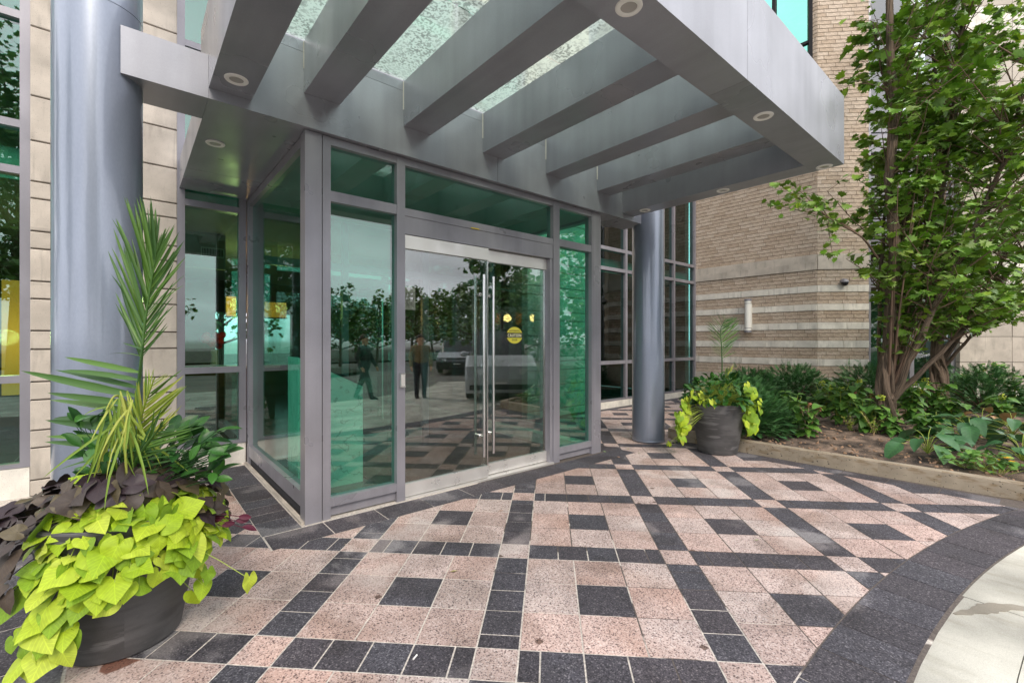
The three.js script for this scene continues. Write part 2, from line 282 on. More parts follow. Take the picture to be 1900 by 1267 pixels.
// ================================================================ ground and plaza
const CX0 = 1.4, CZ0 = 14.1, CR = 11.02;   // the drive's circle
const ring = (r, a) => [CX0 + r * Math.sin(a), CZ0 - r * Math.cos(a)];
structure('ground', 'wide grey road and ground around the building', slab([[[-90, -60], [110, -60], [110, 110], [-90, 110]]], -0.3, -0.06), M.road);
{
  // joint bed: mortar seen between the pavers
  const edge = []; for (let i = 0; i <= 24; i++) edge.push(ring(CR - 0.33, -0.42 + i / 24 * 0.82));
  const bed = [[-4, -2.4], [-4, 2]]; const parts = [slab([[[-3.2, -2.4], [10.66, -2.4], [10.66, 3.05], [-3.2, 3.05]]], -0.06, -0.0014, puv)];
  for (let i = 0; i < 24; i++) { const [a, b] = [edge[i], edge[i + 1]]; parts.push(slab([[[a[0], 3.0], [b[0], 3.0], b, a]], -0.06, -0.0018, puv)); }
  const plaza = structure('plaza_paving', 'pink and charcoal patterned paver forecourt in front of the glass entrance', parts, M.joint);
  const R2 = Math.SQRT1_2, P = 1.103, T0 = 1.577, S0 = -0.395, BAND = 0.203, TILE = (P - BAND) / 3;
  const toXZ = (s, t) => [(s + t) * R2, (t - s) * R2];
  const pieces = [];
  const regions = [
    [[0, -1, -0.31], [-1, 0, 1.27], [1, 0, 4.84]],                       // open forecourt
    [[0, 1, 0.31], [0, -1, 2.36], [-1, 0, 1.27], [1, 0, -0.31]],         // left alcove
    [[0, 1, 0.31], [0, -1, 2.18], [-1, 0, -3.99], [1, 0, 10.6]],         // right alcove
  ];
  const eyeX = EYE.x, eyeZ = EYE.z;
  const seen = (x, z) => { const q = V(x - eyeX, -EYE.y, z - eyeZ), d = q.dot(FW); if (d < 0.4) return false; const X = q.dot(RT) / d, Y = 1.45 / d; return Math.abs(X) < 1.2 && Y < 0.85; };
  function addTile(s0, s1, t0, t1, mat) {
    const j = 0.0042, c = [toXZ(s0 + j, t0 + j), toXZ(s1 - j, t0 + j), toXZ(s1 - j, t1 - j), toXZ(s0 + j, t1 - j)], got = [];
    const mx = (c[0][0] + c[2][0]) / 2, mz = (c[0][1] + c[2][1]) / 2;
    if (!seen(mx, mz) && Math.hypot(mx - eyeX, mz - eyeZ) > 3) return;
    for (const reg of regions) {
      let q = c; for (const h of reg) { q = clip(q, ...h); if (q.length < 3) break; }
      if (q.length < 3) continue;
      const cx = q.reduce((a, b) => a + b[0], 0) / q.length, cz = q.reduce((a, b) => a + b[1], 0) / q.length, dx = (CX0 - cx), dz = (CZ0 - cz), l = Math.hypot(dx, dz), nx = dx / l, nz = dz / l;
      q = clip(q, nx, nz, nx * CX0 + nz * CZ0 - CR - 0.004);
      if (q.length >= 3 && area(q) > 0.0004) got.push(q);
    }
    if (!got.length) return;
    const [x, z] = got[0][0], d = Math.hypot(x - eyeX, z - eyeZ);
    pieces.push({ got, mat, size: got.reduce((a, q) => a + area(q), 0) / (d * d * d) });
  }
  for (let i = -6; i < 9; i++) for (let k = -5; k < 9; k++) {
    const s = S0 + i * P, t = T0 + k * P;
    addTile(s, s + BAND, t, t + BAND, M.pink);
    const cuts = [0, 0.5, 1.5, 2.5, 3.5, 4.5], odd = (i + k) & 1, L = P - BAND;
    for (let n = 0; n < 5; n++) {
      const f = (m) => (odd ? cuts[m] : 4.5 - cuts[5 - m]) / 4.5 * L + BAND;
      addTile(s, s + BAND, t + f(n), t + f(n + 1), M.slate);
      addTile(s + f(n), s + f(n + 1), t, t + BAND, M.slate);
    }
    for (let a = 0; a < 3; a++) for (let b = 0; b < 3; b++) addTile(s + BAND + a * TILE, s + BAND + (a + 1) * TILE, t + BAND + b * TILE, t + BAND + (b + 1) * TILE, a === 1 && b === 1 ? M.slate : M.pink);
  }
  pieces.sort((a, b) => b.size - a.size);
  const rest = { pink: [], slate: [] };
  pieces.forEach((p, i) => {
    const dy = 0.0006 + (hash(i, 3, 8) - 0.5) * 0.0016, g = slab(p.got, -0.02, dy, puv);
    const tone = (p.mat === M.pink ? M.pinks : M.slates)[[0, 0, 1, 2, 3, 0, 2, 4, 3, 1][Math.floor(hash(i, 7, 2) * 10)]];
    if (i < 250) mesh('paver', g, tone, plaza); else rest[p.mat === M.pink ? 'pink' : 'slate'].push(g);
  });
  for (const k of ['pink', 'slate']) if (rest[k].length) mesh(k === 'pink' ? 'far_pink_pavers' : 'far_charcoal_pavers', rest[k], M[k], plaza).userData.kind = 'stuff';
  // charcoal soldier courses along the building, the garden kerb and the drive
  let nb = 0;
  const course = (poly) => { const dy = 0.0006 + (hash(nb, 5, 8) - 0.5) * 0.0016; mesh('border_paver', slab([poly], -0.02, dy, puv), M.slates[Math.floor(hash(nb, 9, 4) * 5)], plaza); nb++; };
  const g = 0.004;
  for (let i = 0; i < 10; i++) { const w = 4.29 / 10, x0 = -0.3 + i * w; const k = 0.0; course([[x0 + g, 0.03], [x0 + w - g, 0.03], [x0 + w - g, 0.305], [x0 + g, 0.305]].map(([x, z]) => [x + (z - 0.15) * k, z])); }
  for (let i = 0, z = 0.02; z > -2.3; i++) { const l = [0.3, 0.19, 0.2, 0.21, 0.3, 0.22][i % 6]; course([[-0.305, z - g], [-0.03, z - g], [-0.03, Math.max(z - l, -2.36) + g], [-0.305, Math.max(z - l, -2.36) + g]]); z -= l; }
  for (let z = 0.02; z > -2.1; z -= 0.3) course([[3.7, z - g], [3.985, z - g], [3.985, z - 0.3 + g], [3.7, z - 0.3 + g]]);
  for (let x = 3.99; x < 10.4; x += 0.62) course([[x + g, -2.375], [x + 0.62 - g, -2.375], [x + 0.62 - g, -2.19], [x + g, -2.19]]);
  for (let z = 0.31; z < 3.2; z += 0.4) course([[4.845, z + g], [5.06, z + g], [5.06, z + 0.4 - g], [4.845, z + 0.4 - g]].map((q) => q));
  for (let i = 0; i < 4; i++) for (let k = 0; k < 12; k++) { const x0 = -1.28 - i * 0.42, z0 = -2.3 + k * 0.45 + (i & 1) * 0.2; if (z0 < 2.6) course([[x0 - g, z0 + g], [x0 - g, z0 + 0.45 - g], [x0 - 0.42 + g, z0 + 0.45 - g], [x0 - 0.42 + g, z0 + g]]); }
  const da = 0.29 / CR;
  for (let i = -5; i < 13; i++) { const a = i * da + 0.004, e = 0.0034 / CR; course([ring(CR - 0.004, a + e), ring(CR - 0.004, a + da - e), ring(CR - 0.31, a + da - e), ring(CR - 0.31, a + e)]); }
  // concrete drive edge: scored slabs
  const drive = structure('concrete_drive', 'pale concrete driveway curving along the charcoal paver edge', slab([[[-12, 3.2], [30, 3.2], [30, 26], [-12, 26]]], -0.2, -0.05), M.road);
  const dr = 1.42 / CR, arc = (r, a, b) => Array.from({ length: 7 }, (_, i) => ring(r, a + (b - a) * i / 6));
  for (let i = -6; i < 8; i++) {
    const a = i * dr - 0.019, e = 0.004 / CR, e2 = 0.0012 / CR;
    for (const [r0, r1] of [[CR - 0.322, CR - 0.605], [CR - 0.609, CR - 2.2], [CR - 2.206, CR - 3.9]]) {
      const p = [...arc(r0, a + e, a + dr - e), ...arc(r1, a + e, a + dr - e).reverse()];
      mesh('concrete_slab', slab(Array.from({ length: 6 }, (_, k) => [p[k], p[k + 1], p[12 - k], p[13 - k]]), -0.06, -0.002 + (hash(i, 2, r0 * 100 | 0) - 0.5) * 0.002), M.concrete, drive);
    }
  }
  // damp trickle on the drive
  const ctr = new THREE.CatmullRomCurve3([[2.3, 3.46], [2.42, 3.53], [2.56, 3.6], [2.66, 3.7], [2.73, 3.88], [2.84, 4.1], [3.0, 4.35]].map(([x, z]) => V(x, 0, z))).getPoints(30);
  const wd = ctr.map((_, i) => (0.009 + 0.02 * Math.exp(-((i - 8) ** 2) / 10) + 0.014 * hash(i, 3, 3) + 0.008 * Math.min(1, i / 12)) * Math.min(1, (i + 1) / 4)), strip = [];
  for (let i = 0; i < 30; i++) { const n = (k) => { const q = ctr[Math.min(30, k + 1)].clone().sub(ctr[Math.max(0, k - 1)]).normalize(); return [-q.z * wd[k], q.x * wd[k]]; }, p = n(i), q = n(i + 1), u = ctr[i], v = ctr[i + 1]; strip.push([[u.x + p[0], u.z + p[1]], [v.x + q[0], v.z + q[1]], [v.x - q[0], v.z - q[1]], [u.x - p[0], u.z - p[1]]]); }
  mesh('damp_trickle', slab(strip, -0.002, 0.0012), M.wet, drive);
  // a cigarette end and a few scraps
  const butt = mesh('cigarette_end', put(cyl(0.004, 0.004, 0.03, 8), ...onY(770, 1219, 0.005).toArray(), 0.5, 0, Math.PI / 2), M.white); tag(butt, 'small white cigarette end lying on a charcoal paver', 'litter');
}

rnd = mulberry(91);
for (const [px, py] of [[1122, 838], [1148, 848], [1166, 833], [1104, 866], [1186, 841], [1130, 858], [640, 1010], [930, 948], [842, 1060], [1405, 1002], [1228, 905]]) {
  const p = onY(px, py, 0.004), s = R(0.012, 0.028), m = new MB().quad(V(-s, 0, 0), V(0, 0.002, -s * 0.45), V(s, 0.004, 0), V(0, 0.006, s * 0.45)).geo(), l = mesh('fallen_leaf', m, std({ color: srgb(176 + R(-30, 20), 158 + R(-30, 20), 126 + R(-30, 20)), roughness: 0.9 })); l.position.copy(p); l.rotation.y = R(0, 6);
  tag(l, 'tiny dry leaf scrap lying on the pavers', 'leaf litter', 'dry scraps on the pavers');
}
// ================================================================ the building
const B = thing('apartment_building', 'beige brick and stone apartment building with tall green glass windows', 'building');
const WZ = -2.4, BXW = 10.667, TOPY = 13;
const pane = (pts, mat, parent, name = 'pane') => { const m = new MB().quad(...pts.map((p) => V(...p))); return mesh(name, m.geo(), mat, parent); };
const zPane = (x0, x1, y0, y1, z, mat, parent) => { // double glazing where the glass is tinted
  const m = pane([[x0, y0, z], [x1, y0, z], [x1, y1, z], [x0, y1, z]], mat, parent);
  if (mat === M.green || mat === M.clear) pane([[x0, y0, z - 0.018], [x1, y0, z - 0.018], [x1, y1, z - 0.018], [x0, y1, z - 0.018]], M.innerGlass, parent, 'inner_pane');
  return m;
};
const xPane = (z0, z1, y0, y1, x, mat, parent) => pane([[x, y0, z0], [x, y0, z1], [x, y1, z1], [x, y1, z0]], mat, parent);
// window: mullions at xs, rails at ys, panes between (plane z = const)
function zWindow(name, parent, xs, ys, z, mat, w = 0.07, d = 0.13) {
  const g = sub(name, parent);
  xs.forEach((x) => mesh('mullion', bx(x - w / 2, x + w / 2, ys[0], ys[ys.length - 1], z - d / 2, z + d / 2), M.alu, g));
  for (let i = 0; i < xs.length - 1; i++) ys.forEach((y, k) => {
    mesh('rail', bx(xs[i] + w / 2, xs[i + 1] - w / 2, k ? y - w / 2 : y, y + w / 2, z - d / 2 + 0.004, z + d / 2 - 0.004), M.alu, g);
    if (k < ys.length - 1) zPane(xs[i] + w / 2, xs[i + 1] - w / 2, y + w / 2, ys[k + 1] - w / 2, z + 0.012, mat, g);
  });
  return g;
}
// stone pilasters: courses alternately 0.30 and 0.165 tall
const joints = [0, 0.15, 0.45, 0.615, 0.9, 1.07, 1.375, 1.55, 1.85, 2.015, 2.32, 2.485, 2.79, 2.95, 3.33, 3.75, 4.4, 4.8, 5.5, 6.3, 7.1, 7.9, 8.7, 9.5, 10.5];
function pilaster(x0, x1, name) {
  const g = sub(name, B);
  mesh('pilaster_core', bx(x0 + 0.012, x1 - 0.012, 0, TOPY, WZ - 0.5, WZ + 0.012), M.mortar, g);
  for (let i = 0; i < joints.length - 1; i++) {
    const h = joints[i + 1] - joints[i] - 0.012, gg = bevelBox(x1 - x0, h, 0.16, 0.006);
    const uv = gg.attributes.uv; for (let k = 0; k < uv.count; k++) uv.setXY(k, uv.getX(k) + i * 0.37, uv.getY(k) + i * 0.53);
    mesh('stone_block', put(gg, (x0 + x1) / 2, (joints[i] + joints[i + 1]) / 2, WZ - 0.03), M.stone, g);
  }
}
pilaster(-1.765, -0.66, 'stone_pilaster'); pilaster(4.5, 6.22, 'stone_pilaster');
// left curtain wall, window beside the vestibule, curtain wall beyond the right column
zWindow('curtain_wall', B, [-4.2, -3.0, -1.8], [0.28, 1.1, 3.04, 3.47, 4.48, 4.75, 6.6, 9], WZ - 0.04, M.green);
mesh('window_sill', bx(-4.3, -1.77, 0, 0.275, WZ - 0.16, WZ + 0.04), M.pale, B);
zWindow('window', B, [-0.625, -0.035], [0.26, 1.125, 2.99, 3.5, 4.5, 4.75, 6.6, 9], WZ - 0.02, M.green);
mesh('window_sill', bx(-0.655, -0.003, 0, 0.255, WZ - 0.16, WZ + 0.03), M.pale, B);
zWindow('curtain_wall', B, [6.26, 7.52, 9.56, 10.62], [0.15, 0.99, 3.03, 3.47, 5.4, 5.9, 9], WZ - 0.02, M.deep, 0.075, 0.14);
mesh('window_sill', bx(6.225, 10.66, 0, 0.145, WZ - 0.2, WZ + 0.05), M.pale, B);
// wall above the vestibule
mesh('upper_wall', [bx(0.0, 4.5, 4.2, 5.0, WZ - 0.3, WZ), bx(0, 4.5, 7.2, TOPY, WZ - 0.3, WZ)], M.stone, B);
zWindow('upper_window', B, [0.04, 1.5, 3.0, 4.46], [5.0, 7.2], WZ - 0.08, M.green);

// ---- brick walls. Face A runs along z at x = 10.667; face C is the 45 degree corner; both banded with pale stone
const bandTop = [3.4, 2.705, 2.29, 1.88, 1.47, 1.06, 0.65], bandBot = [3.05, 2.55, 2.14, 1.72, 1.31, 0.9, 0.0];
const faceA = { o: V(BXW, 0, WZ), d: V(0, 0, 1), n: V(-1, 0, 0), len: 2.873 }, dC = V(1, 0, 1).normalize();
const faceC = { o: V(BXW, 0, 0.473), d: dC, n: V(-1, 0, 1).normalize(), len: 1.09 };
const winA = [[1.2, 2.75, 6.2, 10.5]];
const bricks = [], course = 0.0866, bl = 0.292;
for (const f of [faceA, faceC]) {
  const ry = Math.atan2(f.n.x, f.n.z), at = (s, y, out) => f.o.clone().addScaledVector(f.d, s).addScaledVector(f.n, out).setY(y);
  const c = at(f.len / 2, TOPY / 2, -0.2);
  if (f === faceA) {
    const back = (s0, s1, y0, y1) => { const p = at((s0 + s1) / 2, (y0 + y1) / 2, -0.16); return put(bx(-(s1 - s0) / 2, (s1 - s0) / 2, -(y1 - y0) / 2, (y1 - y0) / 2, -0.15, 0.15), p.x, p.y, p.z, ry); };
    mesh('brick_backing', [back(0.0, 2.873, 0, 6.2), back(0, 1.2, 6.2, TOPY), back(2.75, 2.873, 6.2, TOPY), back(1.2, 2.75, 10.5, TOPY)], M.mortar, B);
  } else mesh('brick_backing', put(bx(-f.len / 2, f.len / 2, -TOPY / 2, TOPY / 2, -0.19, 0.19), c.x, c.y, c.z, ry), M.mortar, B);
  // stone bands
  bandTop.forEach((t, i) => {
    const b = bandBot[i], proud = i === 0 ? 0.025 : i === 6 ? 0.035 : 0.012, L = i === 0 || i === 6 ? f.len : 0.62;
    const lo = i === 6 ? 0.12 : b;
    for (let s = 0, k = 0; s < f.len - 0.02; k++) {
      const e = Math.min(f.len, s + (k === 0 && i % 2 === 0 && L < 1 ? 0.55 : L)), g = bevelBox(e - s - 0.006, t - lo - 0.006, 0.06, 0.004), p = at((s + e) / 2, (t + lo) / 2, proud - 0.03);
      const uv = g.attributes.uv; for (let q = 0; q < uv.count; q++) uv.setXY(q, uv.getX(q) + k * 0.71 + i * 0.3, uv.getY(q) + i * 0.9);
      mesh('stone_band', put(g, p.x, p.y, p.z, ry), i === 0 || i === 6 ? M.stone : M.pale, B); s = e;
    }
  });
  const inBand = (y) => bandTop.some((t, i) => y < t && y > bandBot[i]);
  const rowsOf = [];
  for (let i = 0; i < bandTop.length - 1; i++) { const lo = bandTop[i + 1], hi = bandBot[i], n = Math.round((hi - lo) / course); for (let k = 0; k < n; k++) rowsOf.push([lo + (hi - lo) * k / n, (hi - lo) / n]); }
  for (let y = 3.4; y < TOPY - 0.1; y += course) rowsOf.push([y, course]);
  rowsOf.forEach(([y, h], r) => {
    for (let s = -(r % 2) * bl * 0.5 - (r % 3) * 0.05, k = 0; s < f.len; s += bl, k++) {
      let a = Math.max(0, s), b = Math.min(f.len, s + bl); if (b - a < 0.03) continue;
      if (f === faceA && winA.some(([w0, w1, y0, y1]) => a < w1 && b > w0 && y > y0 - 0.05 && y < y1)) { if (a < 1.2 && b > 1.2) b = 1.2; else if (a < 2.75 && b > 2.75) a = 2.75; else continue; }
      bricks.push({ f, at, ry, s: (a + b) / 2, w: b - a - 0.009, y: y + h / 2, h: h - 0.009, v: Math.floor(hash(r, k, f === faceA ? 4 : 9) * 5) });
    }
  });
}
{
  const shared = new Map(), score = (q) => (q.y > 5.3 && q.f === faceA ? 3 : 0) + (q.f === faceC ? 0 : 0.35) + (q.y > 8.8 ? 3 : 0) + Math.abs(q.y - 2.4) * 0.05;
  bricks.sort((a, b) => score(a) - score(b));
  const rest = [[], [], [], [], []];
  bricks.forEach((q, i) => {
    const key = q.w.toFixed(3) + '|' + q.h.toFixed(3); if (!shared.has(key)) shared.set(key, bevelBox(q.w, q.h, 0.05, 0.004));
    const p = q.at(q.s, q.y, -0.027 + (hash(i, 1, 5) - 0.5) * 0.004), v = q.v;
    if (i < 290) { const m = mesh('brick', shared.get(key), M.bricks[v], B); m.position.copy(p); m.rotation.y = q.ry; }
    else rest[v].push(put(shared.get(key).clone(), p.x, p.y, p.z, q.ry));
  });
  rest.forEach((r, v) => { mesh('brickwork', r, M.bricks[v], B).userData.kind = 'stuff'; });
}
{ // tall window in face A above the canopy
  const g = sub('side_window', B);
  for (const z of [-1.2, -0.42, 0.35]) mesh('mullion', bx(BXW - 0.02, BXW + 0.1, 6.2, 10.5, z - 0.035, z + 0.035), M.darkgap, g);
  for (const [z0, z1] of [[-1.165, -0.455], [-0.385, 0.315]]) xPane(z0, z1, 6.2, 10.5, BXW + 0.05, M.green, g);
  mesh('rail', bx(BXW - 0.01, BXW + 0.09, 8.2, 8.26, -1.165, 0.315), M.darkgap, g);
}
{ // window and louvre bay beyond the corner, then pale stone wall, all along the same 45 degree line
  const g = sub('louvre_bay', B), o = V(11.435, 0, 1.241), n = V(-1, 0, 1).normalize(), ry = Math.atan2(n.x, n.z), at = (s, y, out) => o.clone().addScaledVector(dC, s).addScaledVector(n, out).setY(y);
  const box = (s0, s1, y0, y1, o0, o1, mat, name, par) => { const p = at((s0 + s1) / 2, (y0 + y1) / 2, (o0 + o1) / 2); return mesh(name, put(bx(-(s1 - s0) / 2, (s1 - s0) / 2, -(y1 - y0) / 2, (y1 - y0) / 2, -(o1 - o0) / 2, (o1 - o0) / 2), p.x, p.y, p.z, ry), mat, par); };
  const q = (s0, s1, y0, y1, out, mat) => pane([at(s0, y0, out), at(s1, y0, out), at(s1, y1, out), at(s0, y1, out)].map((v) => v.toArray()), mat, g);
  for (const s of [0.05, 0.95, 1.8]) box(s - 0.045, s + 0.045, 0.5, TOPY, -0.2, -0.08, M.alu, 'mullion', g);
  for (const y of [0.5, 3.1, 3.5, 5.7, 6.15, 8.2]) for (const [a, b] of [[0.095, 0.905], [0.995, 1.755]]) box(a, b, y - 0.04, y + 0.04, -0.19, -0.09, M.alu, 'rail', g);
  for (const [a, b] of [[0.095, 0.905], [0.995, 1.755]]) { q(a, b, 0.54, 2.6, -0.12, M.green); q(a, b, 6.19, 8.16, -0.12, M.clear); q(a, b, 8.24, TOPY, -0.12, M.clear); box(a, b, 5.74, 6.11, -0.18, -0.12, M.alu, 'spandrel', g); }
  for (const [a, b] of [[0.095, 0.905], [0.995, 1.755]]) { for (let y = 3.6; y < 5.62; y += 0.075) box(a, b, y, y + 0.045, -0.19, -0.12, M.alu, 'louvre_slat', g); for (let y = 2.66; y < 3.04; y += 0.075) box(a, b, y, y + 0.045, -0.19, -0.12, M.alu, 'louvre_slat', g); }
  box(0.05, 1.8, 0.3, 6.1, -0.9, -0.8, M.tan, 'bay_back', g); box(0.05, 1.8, 6.1, TOPY, -1.6, -1.5, M.tan, 'bay_back', g);
  box(0, 6, 0, 0.46, -0.6, 0.02, M.pale, 'bay_sill', g);
  for (let i = 0; i < 24; i++) { const y = 0.46 + i * 0.55; for (let k = 0; k < 4; k++) box(1.85 + k * 1.05 - (i & 1) * 0.0, 1.85 + (k + 1) * 1.05 - 0.012, y, y + 0.54, -0.3, 0.02 + 0.004 * ((i + k) % 2), i % 5 === 4 ? M.pale : M.stone, 'stone_block', g); }
  box(1.85, 6.1, 0, TOPY, -0.9, -0.3, M.mortar, 'bay_core', g);
}
// ---- inside: lobby, dark room on the right
{
  const g = sub('lobby_interior', B);
  mesh('lobby_floor', bx(-4.4, 10.66, -0.02, 0.002, -10, WZ - 0.2), M.floorIn, g);
  mesh('lobby_ceiling', bx(-4.4, 10.66, 3.0, 3.06, -10, WZ - 0.2), M.ceiling, g);
  mesh('lobby_back_wall', [bx(-4.4, 0.6, 0.002, 3.0, -10, -9.8), bx(2.4, 10.66, 0.002, 3.0, -10, -9.8), bx(0.6, 2.4, 2.2, 3.0, -10, -9.8), bx(0.6, 2.4, 0.002, 0.8, -10, -9.8)], M.tan, g);
  mesh('lobby_side_wall', [bx(-4.6, -4.4, 0, TOPY, -10, WZ - 0.2), bx(4.2, 4.4, 0.002, 3.0, -9.8, WZ - 0.6), bx(10.9, 11.1, 0, TOPY, -10, WZ - 0.4)], M.tan, g);
  mesh('room_divider', bx(4.6, 10.6, 0.002, 9, -6.9, -6.8), M.tan, g);
  mesh('upper_floor_slab', [bx(-4.4, 10.66, 3.06, 3.3, -10, WZ - 0.2), bx(-4.4, 10.66, 6.4, 6.6, -10, WZ - 0.2)], M.ceiling, g);
  mesh('roof_slab', bx(-4.6, 11.2, TOPY, TOPY + 0.3, -10, 0.4), M.stone, g);
  mesh('rear_wall', bx(-4.6, 11.1, 3.3, TOPY, -10.3, -10), M.stone, g);
  mesh('wood_panel', bx(-0.9, -0.1, 0.002, 2.4, -9.78, -9.72), M.wood, g);
  // grille in the ceiling drop over the window
  mesh('ceiling_drop', bx(-0.6, 0.02, 2.5, 3.0, -4.1, -4.0), M.ceiling, g);
  const v = mesh('air_grille', bx(-0.28, 0.0, 2.66, 2.8, -3.995, -3.985), M.white, g);
  for (let i = 0; i < 14; i++) mesh('grille_slat', bx(-0.265 + i * 0.0185, -0.256 + i * 0.0185, 2.68, 2.78, -3.985, -3.978), M.darkgap, v);
}
// lit lamps and furniture in the lobby
function wallLamp(x, y, z, w, h, label) {
  const t = thing('lobby_lamp', label, 'lamp', [x, y, z], 'lit lamps in the lobby');
  mesh('lamp_shade', bx(-w / 2, w / 2, -h / 2, h / 2, -0.05, 0.05), M.lampGlow, t);
  mesh('lamp_frame', [bx(-w / 2 - 0.015, w / 2 + 0.015, h / 2, h / 2 + 0.02, -0.06, 0.06), bx(-w / 2 - 0.015, w / 2 + 0.015, -h / 2 - 0.02, -h / 2, -0.06, 0.06)], M.darkgap, t);
  const l = new THREE.PointLight(0xffcf80, 0.7, 0, 2); l.position.set(x, y, z + 0.6); l.castShadow = true; l.shadow.radius = 5; scene.add(l);
}
wallLamp(0.29, 2.06, -5.4, 0.14, 0.34, 'lit amber lamp hanging behind the window beside the stone pilaster');
wallLamp(1.01, 2.04, -5.6, 0.42, 0.28, 'lit wide amber lamp seen through the vestibule side glass');
wallLamp(-2.2, 1.5, -5.0, 0.24, 1.5, 'tall lit amber panel lamp behind the left curtain wall');
{
  const t = thing('reception_desk', 'brown wooden reception desk inside the lobby', 'desk', [0.2, 0, -6.2]);
  mesh('desk_body', bx(-0.9, 0.9, 0, 0.95, -0.3, 0.3), M.wood, t); mesh('desk_top', bx(-0.98, 0.98, 0.95, 1.0, -0.36, 0.36), M.marble, t);
  const f = thing('red_flower_bunch', 'bunch of red flowers standing on the lobby desk', 'flowers', [0.15, 1.0, -6.2]);
  mesh('vase', lathe([[0.02, 0], [0.07, 0.02], [0.05, 0.2], [0.07, 0.3]], 16), M.lens, f);
  const red = std({ color: srgb(196, 30, 30), roughness: 0.7 });
  for (let i = 0; i < 16; i++) mesh('bloom', new THREE.IcosahedronGeometry(0.06, 1).applyMatrix4(new THREE.Matrix4().makeTranslation(R(-0.16, 0.16), 0.36 + R(0, 0.22), R(-0.12, 0.12))), red, f);
}
